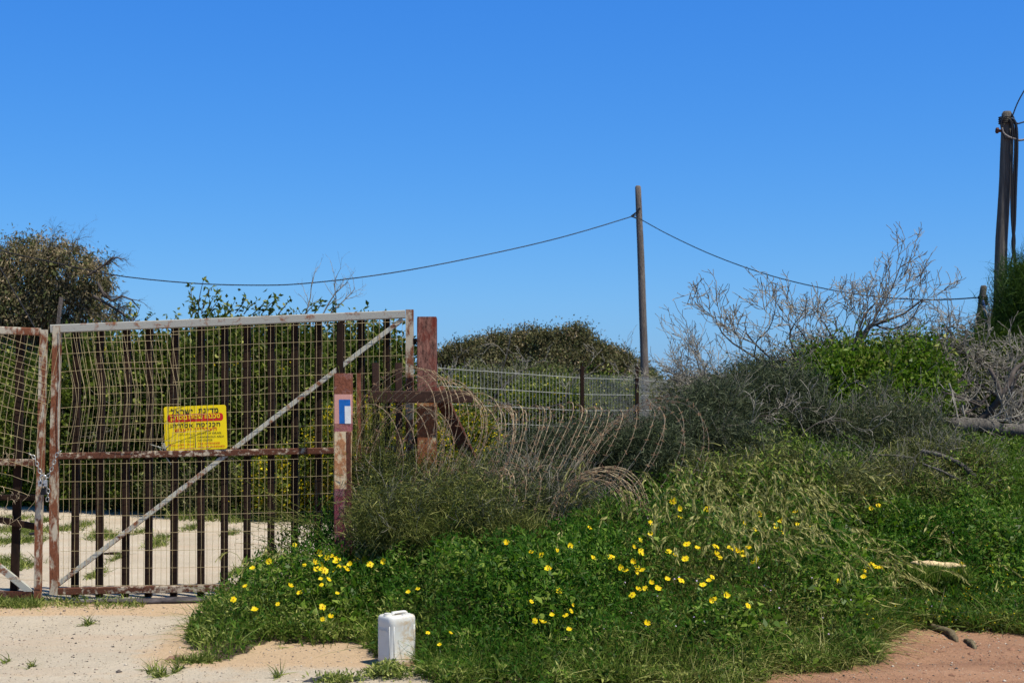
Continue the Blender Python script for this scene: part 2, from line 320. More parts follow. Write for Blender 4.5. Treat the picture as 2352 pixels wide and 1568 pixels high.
# ------------------------------------------------------------------ ground
def ground():
    xs = np.concatenate([-np.geomspace(3000, 7, 26), np.arange(-6.9, 6.9, .055), np.geomspace(7, 3000, 26)])
    ys = np.concatenate([[-60, -20, 0, 3, 5, 6.2], np.arange(6.9, 12, .05), np.arange(12, 26, .14), np.geomspace(26.5, 4500, 40)])
    X, Y = np.meshgrid(xs, ys); Z = zg(X, Y)
    V = np.stack([X, Y, Z], -1).reshape(-1, 3); nx = len(xs); ny = len(ys)
    i = np.arange(nx-1)[None, :] + nx*np.arange(ny-1)[:, None]; F = np.stack([i, i+1, i+1+nx, i+nx], -1).reshape(-1, 4)
    m, nt, b = newmat('sand_and_soil'); a = nt.nodes.new('ShaderNodeAttribute'); a.attribute_name = 'zone'; sp = nt.nodes.new('ShaderNodeSeparateColor')
    nt.links.new(a.outputs['Color'], sp.inputs[0])
    v = objco(nt); nbig = noise(nt, 1.1, 4, .6, v); nm = noise(nt, 7, 6, .7, v); nf = noise(nt, 60, 5, .75, v); ns = noise(nt, 1.0, 3, .6, objco(nt, (.5, 3, 1)))
    vo = nt.nodes.new('ShaderNodeTexVoronoi'); vo.inputs['Scale'].default_value = 45; nt.links.new(v, vo.inputs['Vector'])
    def msk(s, k=.5): return ramp(nt, mth(nt, 'ADD', s, mth(nt, 'MULTIPLY', mth(nt, 'SUBTRACT', nm, .5), k)), [(.35, (0, 0, 0)), (.65, (1, 1, 1))])
    pale = ramp(nt, mth(nt, 'ADD', mth(nt, 'MULTIPLY', nf, .6), mth(nt, 'MULTIPLY', nbig, .4)), [(.3, (.36, .29, .205)), (.5, (.54, .45, .335)), (.68, (.66, .57, .45))])
    pink = mixc(nt, ramp(nt, ns, [(.5, (0, 0, 0)), (.72, (1, 1, 1))]), pale, (.54, .41, .29))
    orange = ramp(nt, nf, [(.3, (.46, .29, .155)), (.68, (.64, .45, .27))])
    red = ramp(nt, mth(nt, 'ADD', mth(nt, 'MULTIPLY', nf, .5), mth(nt, 'MULTIPLY', ns, .5)), [(.32, (.20, .095, .05)), (.5, (.36, .185, .10)), (.68, (.48, .275, .165))])
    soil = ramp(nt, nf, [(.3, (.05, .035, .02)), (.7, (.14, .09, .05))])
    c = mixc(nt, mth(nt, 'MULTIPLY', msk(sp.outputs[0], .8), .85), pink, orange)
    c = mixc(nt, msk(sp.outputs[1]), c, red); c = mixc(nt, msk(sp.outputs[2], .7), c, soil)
    speck = ramp(nt, vo.outputs['Distance'], [(.06, (1, 1, 1)), (.16, (0, 0, 0))])
    c = mixc(nt, mth(nt, 'MULTIPLY', speck, .45), c, mixc(nt, nm, (.12, .10, .09), (.75, .68, .58)))
    nt.links.new(c, b.inputs['Base Color']); b.inputs['Roughness'].default_value = .92
    bump(nt, b, mth(nt, 'ADD', mth(nt, 'MULTIPLY', nf, .6), mth(nt, 'MULTIPLY', nm, 1.2)), .03, .9)
    o = npmesh('ground', V, F, m, smooth=True); tag(o, kind='structure')
    x = V[:, 0]; y = V[:, 1]
    org = np.maximum(sst((x+6)/2)*sst((y-9.75)/.3)*sst((10.75-y)/.2)*.8, sst((x+2.6)/.8)*sst((y-7.6)/.9)*sst((1.2-x)/.6)*(y < 10.8))
    org = np.maximum(org, .35*sst((y-7.2)/.4)*sst((8.3-y)/.4)*(x > -4))
    rd = sst((x+.1)/.9)*(y < 12)
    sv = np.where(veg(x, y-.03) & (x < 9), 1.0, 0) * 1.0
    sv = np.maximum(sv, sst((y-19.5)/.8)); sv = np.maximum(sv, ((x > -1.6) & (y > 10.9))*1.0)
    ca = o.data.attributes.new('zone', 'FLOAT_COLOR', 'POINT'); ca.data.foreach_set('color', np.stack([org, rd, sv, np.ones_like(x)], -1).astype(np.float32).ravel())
ground()
def pebbles():
    n = 9500; x = rng.uniform(-4.2, 4.2, n*3); y = rng.uniform(7.2, 11, n*3); k = ~veg(x, y+.1); x = x[k][:n]; y = y[k][:n]; n = len(x)
    s = rng.gamma(1.5, .0014, n)+.0012; s = np.where(rng.random(n) < .015, s*2.2, s); z = zg(x, y)
    o6 = np.array([[1, 0, 0], [0, 1, 0], [-1, 0, 0], [0, -1, 0], [0, 0, .7], [0, 0, -.7]])
    V = np.stack([x, y, z+s*.2], -1)[:, None, :] + (o6[None]*rng.uniform(.6, 1.4, (n, 6, 1)))*s[:, None, None]
    F = np.array([[0, 1, 4], [1, 2, 4], [2, 3, 4], [3, 0, 4], [1, 0, 5], [2, 1, 5], [3, 2, 5], [0, 3, 5]])
    F = (np.arange(n)*6)[:, None, None] + F[None]
    m = leafmat('pebble_stone', [(0, (.05, .045, .045)), (.3, (.16, .13, .11)), (.7, (.40, .31, .23)), (1, (.62, .55, .45))], .85, 0)
    o = npmesh('pebbles', V.reshape(-1, 3), F.reshape(-1, 3), m, rnd=np.repeat(rng.random(n), 6)); tag(o, 'loose grit and small pebbles scattered on the sand', 'pebbles', kind='stuff')
pebbles()
def hills():
    xs = np.linspace(-2200, 2200, 160); V = []
    for j, (yy, h) in enumerate([(2300, 0), (2500, 1), (2800, 1.15), (3300, 0)]):
        zz = -6 + h*(10 + 9*vn(xs*.004, xs*0, 1, 3) + 3*vn(xs*.03, xs*0, 1, 4)); V.append(np.stack([xs, np.full_like(xs, yy), zz], -1))
    V = np.concatenate(V); i = np.arange(159)[None]+160*np.arange(3)[:, None]; F = np.stack([i, i+1, i+161, i+160], -1).reshape(-1, 4)
    tag(npmesh('hills', V, F, plain('far_hills', (.10, .14, .16), .9, .01, .2, 0), smooth=True), kind='structure')
hills()

# ------------------------------------------------------------------ gate leaf (main)
def GY(px): return 10.62 + (px-120)/825*.22
def G(px, py, dy=0):
    return P(px, py, GY(px)+dy)
def strip(mb, pts, w, d, m=0):
    """rectangular section swept along a near vertical polyline"""
    vs = []; 
    for p in pts: vs += [p+Vector((-w/2, -d/2, 0)), p+Vector((w/2, -d/2, 0)), p+Vector((w/2, d/2, 0)), p+Vector((-w/2, d/2, 0))]
    k = len(pts); fs = [(3, 2, 1, 0), tuple(range(4*k-4, 4*k))] + [(4*i+j, 4*i+(j+1) % 4, 4*i+4+(j+1) % 4, 4*i+4+j) for i in range(k-1) for j in range(4)]
    mb.add(vs, fs, m)
gate = empty('gate_leaf', G(535, 1375), 'wide rusty gate leaf with grey top rail, wire mesh and dark bars', 'gate')
PXM = 3266.7/10.7
def topy(x): return 755 + (x-130)/(945-130)*(-34)   # centre line of the top rail
mb = MB(); mb.bar(G(117, topy(117)), G(931, topy(931)), .062, .05, bev=.006); mb.build('top_rail', M['rail_grey'], gate)
mb = MB(); strip(mb, [G(x, y, -.003) for x, y in ((132, 748), (130, 830), (127, 950), (125, 1050), (124, 1200), (125, 1364))], .056, .056); mb.build('stile', M['stile'], gate)
mb = MB(); strip(mb, [G(941, 711), G(941, 900), G(941, 1060), G(940, 1345)], .058, .056); mb.build('stile', M['stile'], gate)
mb = MB(); mb.bar(G(135, 1357), G(930, 1340), .052, .05, bev=.005); mb.build('bottom_rail', M['rail_rust'], gate)
mb = MB(); mb.bar(G(135, 1047), G(928, 1031), .048, .05, bev=.005); mb.build('middle_rail', M['rail_rust'], gate)
mb = MB(); mb.bar(G(132, 1342, .004), G(925, 733, .004), .036, .03, bev=.003); mb.build('diagonal_brace', M['brace'], gate)
for i, x in enumerate([175, 231, 291, 344, 402, 462, 516, 568, 623, 677, 731, 784, 830, 888]):
    mb = MB(); k = 1 if x < 420 else .25; q = random.Random(i)
    off = [0, 2*k*q.uniform(-1, 1), 4*k*q.uniform(-1, 1), 2*k*q.uniform(-1, 1), -1*k, -2*k, -3*k]
    ys = [topy(x)+6, 820, 900, 980, 1060, 1200, 1372 - x*.008]
    strip(mb, [G(x+o, y, .062) for o, y in zip(off, ys)], .049, .042); mb.build('bar', M['darkbar'], gate)
def wires(name, lines, r, mat, parent, k=8, jit=0):
    PL = np.array([resample([G(*q) if len(q) < 4 else P(q[0], q[1], q[3]) for q in L], k) for L in lines]); 
    if jit: PL[:, 1:-1] += rng.normal(size=PL[:, 1:-1].shape)*jit
    V, F = tubesV(PL, np.full(PL.shape[:2], r*.66), 4); return npmesh(name, V, F, mat, parent)
L = []
for i in range(60):
    x = 148+i*13.15; w = max(0, 1-(x-140)/270)
    if x > 395: L.append([(x, topy(x)+9, -.022), (x, 880, -.024), (x-.5, 1032, -.022)])
    else:
        a = 14*w+3*random.uniform(-1, 1); L.append([(x, topy(x)+9, -.022), (x+a*.6, 830, -.03), (x+a*1.4, 900, -.05*w-.025), (x+a*.7, 980, -.04), (x+2, 1040, -.022)])
for j in range(8):
    y = 750+j*38.6; L.append([(395, y+.04*200+4, -.02), (600, y, -.022), (930, y-.035*330, -.022)])
for j, y in enumerate([765, 800, 842, 880, 925, 968, 1008]):
    L.append([(140, y+12, -.025), (230, y+7+2*random.uniform(-1, 1), -.045), (330, y+4, -.05), (415, y+3, -.022)])
wires('upper_mesh', L, .0025, M['wire'], gate, 10, .0012)
L = []
for i in range(17):     # torn second sheet hanging in front of the left third
    x = 150+i*15.2+random.uniform(-3, 3); s = random.uniform(18, 30)
    L.append([(x, 770+random.uniform(-8, 6), -.03), (x+s*.5, 840, -.05), (x+s, 905, -.075), (x+s*.85, 960, -.06), (x+s*.35, 1015+random.uniform(0, 30), -.04)])
for y in (787, 835, 905, 958, 1012):
    L.append([(215, y, -.045), (300, y-3, -.065), (375, y-5, -.05)])
wires('torn_mesh', L, .0024, M['wire'], gate, 10, .001)
L = []
for i in range(60):
    x = 146+i*13.2; L.append([(x, 1056, -.022), (x-.5, 1200, -.023), (x-1, 1350-x*.018, -.022)])
for j in range(8):
    y = 1056+j*40.4; L.append([(138, y+10-j*.6, -.02), (500, y+3, -.022), (930, y-10, -.022)])
wires('lower_mesh', L, .0024, M['wire'], gate, 8, .0012)
# small tie wires
mb = MB(); mb.tube([G(602, 1020, -.05), G(635, 1030, -.06), G(652, 1016, -.05)], .004, 5); mb.tube([G(620, 1024, -.05), G(632, 1040, -.06), G(650, 1066, -.06)], .004, 5)
for s in range(3): mb.tube([G(628+s*3, 1016, -.055), G(634+s*2, 1030, -.065), G(638+s*3, 1038, -.055)], .003, 4)
ob = mb.build('tie_wire', M['fence_wire'], gate)
ob.data.transform(Matrix.Translation((-(602-345)/3266.7*10.7-.0, 0, 0)))
mb = MB(); mb.tube([G(135, 760, -.04), G(137, 860, -.045), G(133, 950, -.05), G(134, 1030, -.045)], .003, 5); mb.build('loose_wire', M['fence_wire'], gate)

# ------------------------------------------------------------------ warning sign
so_ = G(449, 982, -.008); sign = empty('warning_sign', so_, 'yellow warning sign with black and red lettering wired behind the gate mesh', 'sign')
SW = 144/3266.7*10.7; SH = 101/3266.7*10.7; tilt = R(2.1)
MS = Matrix.Translation(so_) @ Matrix.Rotation(R(-1.5), 4, 'Z') @ Matrix.Rotation(-tilt, 4, 'Y') @ Matrix.Rotation(R(90), 4, 'X')
def rrect(w, h, r, n=6):
    pts = []
    for cx, cy, a0 in ((w/2-r, h/2-r, 0), (-w/2+r, h/2-r, 90), (-w/2+r, -h/2+r, 180), (w/2-r, -h/2+r, 270)):
        for i in range(n+1): a = R(a0+90*i/n); pts.append((cx+r*math.cos(a), cy+r*math.sin(a)))
    return pts
def plate(name, pts, z0, z1, mat, parent, Mx, cx=0, cy=0):
    mb = MB(); n = len(pts); vs = [Mx @ Vector((x+cx, y+cy, z)) for z in (z0, z1) for x, y in pts]
    mb.add(vs, [tuple(range(n))[::-1], tuple(range(n, 2*n))] + [(i, (i+1) % n, n+(i+1) % n, n+i) for i in range(n)]); return mb.build(name, mat, parent)
plate('plate', rrect(SW, SH, .018), -.002, .001, M['yellow'], sign, MS)
plate('red_band', rrect(SW*.9, SH*.175, .022), .001, .0018, M['red'], sign, MS, 0, SH*(.5-.27))
def text(s, u0, u1, v0, v1, mat, parent, Mx, W, H, z=.003, off=0, name='lettering'):
    c = bpy.data.curves.new('t', 'FONT'); c.body = s; c.size = 1; c.offset = off; c.resolution_u = 3; o = bpy.data.objects.new('t', c); COL.objects.link(o)
    bpy.context.view_layer.update(); dg = bpy.context.evaluated_depsgraph_get(); me = bpy.data.meshes.new_from_object(o.evaluated_get(dg)); bpy.data.objects.remove(o)
    n = len(me.vertices); co = np.empty(n*3, np.float32); me.vertices.foreach_get('co', co); co = co.reshape(-1, 3); mn = co.min(0); mx = co.max(0)
    co[:, 0] = (-.5+u0+(co[:, 0]-mn[0])/(mx[0]-mn[0])*(u1-u0))*W; co[:, 1] = (.5-v1+(co[:, 1]-mn[1])/(mx[1]-mn[1])*(v1-v0))*H; co[:, 2] = z
    co = np.array([tuple(Mx @ Vector(p) - parent.location) for p in co.astype(float)], np.float32)
    me.vertices.foreach_set('co', co.ravel()); me.materials.clear(); me.materials.append(mat); me.update()
    o = bpy.data.objects.new(name, me); COL.objects.link(o); o.parent = parent; return o
T = lambda *a, **k: text(*a, sign, MS, SW, SH, **k)
def heb(s): return s[::-1].replace('!', '!')
HB = {'מ': (1, [[(.12, 0), (.22, .55), (.05, 1)], [(.2, .8), (.5, .98), (.82, .9), (.92, .5), (.9, .05), (.45, .05)]]), 'ד': (1, [[(0, .93), (1, .93)], [(.78, .93), (.78, 0)]]), 'י': (.5, [[(.2, .98), (.75, .93), (.75, .5)]]),
 'נ': (.65, [[(.2, .98), (.8, .93), (.8, .06), (.05, .06)]]), 'ת': (1, [[(.1, .93), (.75, .93), (.9, .8), (.9, 0)], [(.28, .93), (.28, .12), (.05, .05)]]), 'ש': (1.1, [[(.05, 1), (.15, .06), (.85, .06), (.95, 1)], [(.5, 1), (.48, .5), (.16, .35)]]),
 'ר': (.85, [[(0, .93), (.65, .93), (.85, .78), (.85, 0)]]), 'א': (1, [[(.08, 1), (.92, 0)], [(.88, 1), (.82, .65), (.6, .42)], [(.4, .65), (.14, .45), (.12, 0)]]), 'ל': (.85, [[(.12, 1.35), (.12, .93), (.85, .93), (.85, .6), (.4, 0)]]),
 'ס': (1, [[(.02, .93), (.75, .93), (.92, .6), (.8, .15), (.5, .05), (.2, .15), (.08, .6), (.2, .93)]]), 'כ': (.9, [[(.08, .93), (.6, .93), (.85, .72), (.85, .27), (.6, .06), (.08, .06)]]), 'ה': (1, [[(0, .93), (.7, .93), (.88, .8), (.88, 0)], [(.15, .58), (.15, 0)]]),
 'ט': (1, [[(.1, 1), (.1, .06), (.9, .06), (.9, .75), (.65, .96), (.42, .75)]]), 'ח': (1, [[(0, .93), (.88, .93), (.88, 0)], [(.14, .93), (.14, 0)]]), 'ו': (.45, [[(.1, .98), (.75, .93), (.75, 0)]]), 'ן': (.45, [[(.1, .98), (.75, .93), (.75, -.35)]]),
 'ע': (1, [[(.1, 1), (.35, .4), (.42, .12)], [(.9, 1), (.8, .4), (.45, .1), (0, -.08)]]), 'ב': (.95, [[(.08, .93), (.6, .93), (.8, .75), (.8, .06)], [(0, .06), (1, .06)]]), '!': (.35, [[(.5, 1), (.5, .35)], [(.5, .16), (.5, 0)]])}
def hebrew(word, u0, u1, v0, v1, mat, z=.0028, wd=.27):
    tot = sum(HB[c][0] for c in word)+.28*(len(word)-1); k = (u1-u0)*SW/tot; h = (v1-v0)*SH; x = (u1-.5)*SW; y0 = (.5-v1)*SH; mb = MB(); th = wd*h
    for c in word:
        w, sts = HB[c]; x -= w*k
        for st in sts:
            pts = [Vector((x+a*w*k, y0+b*h, z)) for a, b in st]
            for i, (a, b) in enumerate(zip(pts[:-1], pts[1:])):
                d = (b-a).normalized(); e = d*th*.32; s_ = Vector((-d.y, d.x, 0))*th*(.5 if abs(d.x) > abs(d.y) else .42); zz = Vector((0, 0, .00012*i)); mb.add([MS @ (q+zz) for q in (a-e-s_, b+e-s_, b+e+s_, a-e+s_)], [(0, 1, 2, 3)])
        x -= .28*k
    mb.build('lettering', mat, sign)
hebrew('מדינת', .56, .875, .075, .165, M['black']); hebrew('ישראל', .12, .465, .085, .175, M['black'])
hebrew('סכנה!', .655, .90, .205, .29, M['yellow'], .0035); hebrew('שטח', .40, .62, .205, .29, M['yellow'], .0035); hebrew('מסוכן', .10, .37, .21, .30, M['yellow'], .0035)
hebrew('הכניסה', .52, .90, .40, .475, M['black']); hebrew('אסורה!', .10, .46, .405, .48, M['black'])
hebrew('העבריין', .49, .84, .505, .57, M['red']); hebrew('ייענש', .17, .44, .51, .575, M['red'])
for s, u, v, mt in (('STATE OF ISRAEL', .92, .63, 'black'), ('DANGEROUS AREA', .955, .71, 'black'), ('NO ENTER', .77, .785, 'black'), ('THE OFFENDER', .89, .86, 'red'), ('WILL BE PUNISHED', .965, .935, 'red')):
    T(s, .53, u, v-.02, v+.025, M[mt], off=.006)
ar = lambda h: ''.join(chr(int(x, 16)) if x != '_' else ' ' for x in h.split())[::-1]
for h, u, v, mt in (('FEA9 FEED FEDF FE94 _ FE8D FEB3 FEAE FE8D FE8B FEF4 FEDE', .22, .64, 'black'), ('FEA7 FEC4 FEAE', .38, .72, 'black'),
                    ('FEE3 FEE8 FEC4 FED8 FE94 _ FEA7 FEC4 FEAE FEE9', .22, .80, 'black'),
                    ('FE8D FEDF FEE4 FEA8 FE8E FEDF FED2 _ FEDF FEE0 FED8 FE8E FEE7 FEEE FEE5 _ FEB3 FEF4 FECC FE8E FED7 FE90', .03, .875, 'red'),
                    ('FE91 FEE4 FEEE FE9F FE90 _ FE8D FEDF FED8 FE8E FEE7 FEEE FEE5', .2, .95, 'red')):
    T(ar(h), u, .465, v-.028, v+.028, M[mt], off=.006)
plate('divider_line', [(-.002, -SH*.16), (.002, -SH*.16), (.002, SH*.18), (-.002, SH*.18)], .001, .0018, M['black'], sign, MS, SW*-.01, -SH*.3)

# ------------------------------------------------------------------ left gate leaf, chain, padlock
def GL(px, py, dy=0): return P(px, py, 10.55+dy)
gl = empty('gate_leaf', GL(30, 1372), 'narrow left gate leaf at the photo edge with bent mesh and a leaning rusty stile', 'gate')
mb = MB(); mb.bar(GL(-160, 752), GL(92, 762), .056, .05, bev=.006); mb.build('top_rail', M['stile'], gl)
mb = MB(); strip(mb, [GL(101, 757), GL(97, 900), GL(93, 1100), GL(89, 1200), GL(87, 1372)], .046, .05); mb.build('stile', M['stile'], gl)
mb = MB(); mb.bar(GL(-160, 1058), GL(84, 1062), .05, .045, bev=.005); mb.build('middle_rail', M['rail_rust'], gl)
mb = MB(); mb.bar(GL(-160, 1141), GL(82, 1142), .04, .04); mb.build('lower_rail', M['darkbar'], gl)
mb = MB(); mb.bar(GL(-160, 1162, .01), GL(82, 1209, .01), .045, .04); mb.build('lower_rail', M['darkbar'], gl)
mb = MB(); mb.bar(GL(-160, 1362), GL(74, 1364), .045, .045); mb.build('bottom_rail', M['stile_dark'], gl)
mb = MB(); mb.bar(GL(-160, 1175, -.005), GL(72, 1360, -.005), .046, .03); mb.build('diagonal_brace', M['brace'], gl)
for x0, x1 in ((47, 33), (-20, -30), (-85, -90)):
    mb = MB(); strip(mb, [GL(x0, 762, .05), GL((x0+x1)/2+2, 1060, .05), GL(x1, 1355, .05)], .055, .04); mb.build('bar', M['darkbar'], gl)
L = []
for i in range(14):
    a = -95+i*15; L.append([(a+40, 765+max(0, a*.12), 0, 10.5), (a+18, 880, 0, 10.48), (a+2, 980, 0, 10.46), (a-6, 1060+random.uniform(0, 60), 0, 10.47)])
for j in range(9):
    y = 770+j*15.5; L.append([(-80, y-24, 0, 10.5), (0, y, 0, 10.49), (60, y+20, 0, 10.48), (108, y+34, 0, 10.48)])
for j in range(7):
    y = 930+j*31; L.append([(-80, y-16, 0, 10.48), (0, y, 0, 10.47), (50, y+14, 0, 10.47), (92-j*4, y+22, 0, 10.46)])
wires('bent_mesh', L, .0026, M['wire'], gl, 9, .002)
L = []
for i in range(40):
    x = random.uniform(-40, 42); y = random.uniform(1040, 1200); q = [(x, y, 0, 10.44)]
    for s in range(5): q.append((q[-1][0]+random.uniform(-9, 9), q[-1][1]+random.uniform(-12, 12), 0, 10.44+random.uniform(-.02, .02)))
    L.append(q)
L.append([(100, 1085, 0, 10.44), (92, 1130, 0, 10.42), (60, 1175, 0, 10.44), (10, 1210, 0, 10.46), (-20, 1225, 0, 10.46)])
L.append([(75, 1048, 0, 10.46), (78, 1090, 0, 10.44), (66, 1135, 0, 10.43), (52, 1150, 0, 10.43)])
L.append([(0, 1325, 0, 10.48), (40, 1330, 0, 10.48), (80, 1331, 0, 10.5), (112, 1333, 0, 10.5)])
wires('tangled_wire', L, .0022, M['barb'], gl, 9)

def link(name, c, d, nrm, parent, L=.034, W=.021, r=.0038):
    d = Vector(d).normalized(); n = Vector(nrm); n = (n-d*n.dot(d)).normalized(); s = d.cross(n); pts = []
    for i in range(14):
        a = 2*math.pi*i/14; pts.append(Vector(c)+d*((L-W)/2*(1 if math.cos(a) > 0 else -1)*min(1, abs(math.cos(a))*4)+W/2*math.cos(a))+s*W/2*math.sin(a))
    mb = MB(); n_ = 6; vs = []
    for i in range(14):
        t = (pts[(i+1) % 14]-pts[i-1]).normalized(); u = n; w = t.cross(u).normalized()
        vs += [pts[i]+(u*math.cos(2*math.pi*j/n_)+w*math.sin(2*math.pi*j/n_))*r for j in range(n_)]
    mb.add(vs, [(i*n_+j, i*n_+(j+1) % n_, ((i+1) % 14)*n_+(j+1) % n_, ((i+1) % 14)*n_+j) for i in range(14) for j in range(n_)]); return mb.build(name, M['chain'], parent, smooth=True)
chn = empty('chain', P(100, 1095, 10.47), 'steel chain looped between the two gate stiles above the padlock', 'chain')
for path in ([(70, 1044), (80, 1053), (90, 1078), (97, 1098)], [(136, 1038), (130, 1045), (118, 1078), (106, 1100)], [(108, 1118), (111, 1130), (109, 1146)]):
    q = resample([P(x, y, 10.46) for x, y in path], 60); seg = np.linalg.norm(np.diff(q, axis=0), axis=1); s = np.concatenate([[0], np.cumsum(seg)]); n = max(2, int(s[-1]/.026))
    for i in range(n+1):
        c = np.array([np.interp(s[-1]*i/n, s, q[:, a]) for a in range(3)]); c2 = np.array([np.interp(min(s[-1], s[-1]*i/n+.01), s, q[:, a]) for a in range(3)]); d = c2-c if i < n else q[-1]-q[-3]
        link('link', c, d, (0, 1, 0) if i % 2 else (1, .25, .1), chn)
mb = MB(); pl = P(99, 1109, 10.45); lock = empty('padlock', pl, 'silver padlock hanging from the chain between the gate leaves', 'padlock')
vs = [pl+Vector((x, d, z)) for d in (-.013, .013) for x, z in rrect(.066, .044, .006, 3)]; n = len(vs)//2
mb.add(vs, [tuple(range(n)), tuple(range(n, 2*n))[::-1]]+[(i, n+i, n+(i+1) % n, (i+1) % n) for i in range(n)]); mb.build('lock_body', M['lock'], lock)
mb = MB(); mb.tube([pl+Vector((x, 0, z)) for x, z in ((-.021, .018), (-.021, .045), (-.014, .056), (0, .06), (.014, .056), (.021, .045), (.021, .018))], .0055, 8); mb.build('shackle', M['lock'], lock, True)
mb = MB(); mb.tube([pl+Vector((.004, -.013, -.012)), pl+Vector((.004, -.016, -.012))], .007, 10); mb.tube([pl+Vector((-.015, -.013, .004)), pl+Vector((-.015, -.0145, .004))], .008, 10); mb.build('keyhole', M['cable'], lock)
plate('body_lines', [(-.028, -.001), (.028, -.001), (.028, .001), (-.028, .001)], .0, .0015, M['cable'], lock, Matrix.Translation(pl+Vector((0, -.0131, -.004))) @ Matrix.Rotation(R(90), 4, 'X'))
l2p = P(101, 1128, 10.5); l2 = empty('padlock', l2p, 'dark padlock half hidden behind the silver padlock', 'padlock')
mb = MB(); vs = [l2p+Vector((x, d, z)) for d in (-.012, .012) for x, z in rrect(.045, .05, .008, 3)]; n = len(vs)//2
mb.add(vs, [tuple(range(n)), tuple(range(n, 2*n))[::-1]]+[(i, n+i, n+(i+1) % n, (i+1) % n) for i in range(n)]); mb.build('lock_body', M['cable'], l2)
mb = MB(); mb.tube([l2p+Vector((x, 0, z)) for x, z in ((-.014, .02), (-.014, .045), (0, .055), (.014, .045), (.014, .02))], .005, 8); mb.build('shackle', M['chain'], l2, True)
lp = empty('leaning_post', P(135, 760, 10.95), 'thin grey weathered post leaning up behind the gate corner', 'post')
mb = MB(); mb.bar(P(128, 790, 10.95), P(141, 682, 10.95), .026, .02); mb.build('stake', M['pole'], lp)
mb = MB(); mb.tube([P(132, 775, 10.93), P(131, 777, 10.92), P(128, 783, 10.93)], .004, 5); mb.tube([P(127, 786, 10.93), P(133, 779, 10.93)], .003, 5); mb.build('tie_wire', M['fence_wire'], lp)

# ------------------------------------------------------------------ painted post, tall red post, brown beam frame
def box(mb, c, w, d, z0, z1, rot=0, m=0, bev=.006):
    q = rrect(w, d, bev, 2); cr, sr = math.cos(rot), math.sin(rot); n = len(q)
    vs = [Vector((c[0]+x*cr-y*sr, c[1]+x*sr+y*cr, z)) for z in (z0, z1) for x, y in q]
    mb.add(vs, [tuple(range(n))[::-1], tuple(range(n, 2*n))]+[(i, (i+1) % n, n+(i+1) % n, n+i) for i in range(n)], m)
YP = 10.28
pp = P(789, 1225, YP); pp.z = zgf(pp.x, YP)-.05
post = empty('painted_post', pp, 'square rusty steel post with pink, blue and white painted trail mark', 'post')
def zp(y, Y=YP): return EYE-(y-HZ)/FPX*Y
cx = P(789, 1000, YP).x; wd = 39/3266.7*YP
def band(name, y0, y1, mat, lab=None):
    mb = MB(); box(mb, (cx, YP), wd, wd, zp(y1), zp(y0)); o = mb.build(name, mat, post)
    if lab: o['label'] = lab
M['p_top'] = rustmat('post_rust_top', (.36, .19, .17), (.09, .03, .018), (.26, .09, .05), .54, 14)
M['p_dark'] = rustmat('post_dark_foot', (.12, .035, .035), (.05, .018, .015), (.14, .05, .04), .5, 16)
M['p_pink'] = rustmat('post_pink', (.62, .32, .27), (.50, .22, .17), (.58, .28, .22), .2, 6)
M['p_mauve'] = rustmat('post_mauve', (.33, .11, .13), (.22, .07, .05), (.35, .16, .13), .45, 12)
M['p_cream'] = rustmat('post_cream_rust', (.66, .52, .33), (.28, .10, .045), (.48, .24, .11), .50, 15, (1, 1, .6))
M['p_wine'] = rustmat('post_wine', (.20, .045, .06), (.40, .19, .20), (.07, .025, .025), .48, 26)
band('steel_post', 857, 905, M['p_top'], 'bare rusty top of the post'); band('painted_band', 905, 972, M['p_pink'], 'pale pink painted band'); band('painted_band', 972, 990, M['p_mauve'], 'thin mauve painted band')
band('painted_band', 990, 1121, M['p_cream'], 'cream and rust stained band'); band('painted_band', 1121, 1350, M['p_wine'], 'wine red painted foot')
MP = Matrix.Translation((cx, YP-wd/2, 0)) @ Matrix.Rotation(R(90), 4, 'X')
def mark(name, x0, x1, y0, y1, mat, z, slant=0):
    s = YP/FPX; X0 = (x0-789)*s; X1 = (x1-789)*s; plate(name, [(X0+slant, zp(y1)), (X1, zp(y1)), (X1, zp(y0)), (X0, zp(y0))], 0, z, mat, post, MP)
mark('dark_edge', 797, 808.3, 991, 1120, M['stile_dark'], .0015, .006); mark('dark_edge', 795, 808.3, 1122, 1340, M['p_dark'], .0015, .004)  # thin darker strips down the right side of the post front
mark('blue_mark', 781, 807, 917, 972, M['blue'], .0015, .003); mark('white_mark', 794, 808.2, 932, 972, M['white'], .003, .002)
fs_ = empty('rusty_strip', (P(824, 1200, 10.5).x, 10.5, .2), 'narrow rusty steel channel standing just right of the painted post', 'post')
mb = MB(); mb.bar(P(824, 857, 10.5), P(826, 1215, 10.5), .026, .03); mb.build('channel', M['oxide_strip'], fs_)
lb = empty('latch_bar', P(780, 860, 10.5), 'short dark steel bar standing up behind the painted post', 'bar')
mb = MB(); mb.bar(P(781, 740, 10.52), P(780, 1000, 10.52), .05, .03, bev=.008); mb.build('bar', M['darkbar'], lb)
tx = P(981, 900, 10.6); tall = empty('red_post', (tx.x, 10.6, .3), 'tall square red oxide gate post with flaking paint behind the barbed wire', 'post')
W2 = 44/3266.7*10.6
mb = MB(); box(mb, (tx.x, 10.6), W2, W2, zp(898, 10.6), zp(731, 10.6), 0, bev=.008); mb.build('shaft', M['redpost'], tall)
mb = MB(); box(mb, (tx.x, 10.6), W2, W2, .2, zp(898, 10.6), 0, bev=.008); mb.build('shaft', M['redpost_low'], tall)
mb = MB(); box(mb, (tx.x, 10.6), W2*.97, W2*.97, zp(731, 10.6), zp(728, 10.6), 0, bev=.012); mb.build('cap', M['redpost'], tall)
mb = MB()
for y in (782, 1010): mb.tube([P(952, y, 10.72), P(966, y, 10.66)], .012, 8); mb.tube([P(953, y-5, 10.72), P(953, y+9, 10.72)], .014, 8)
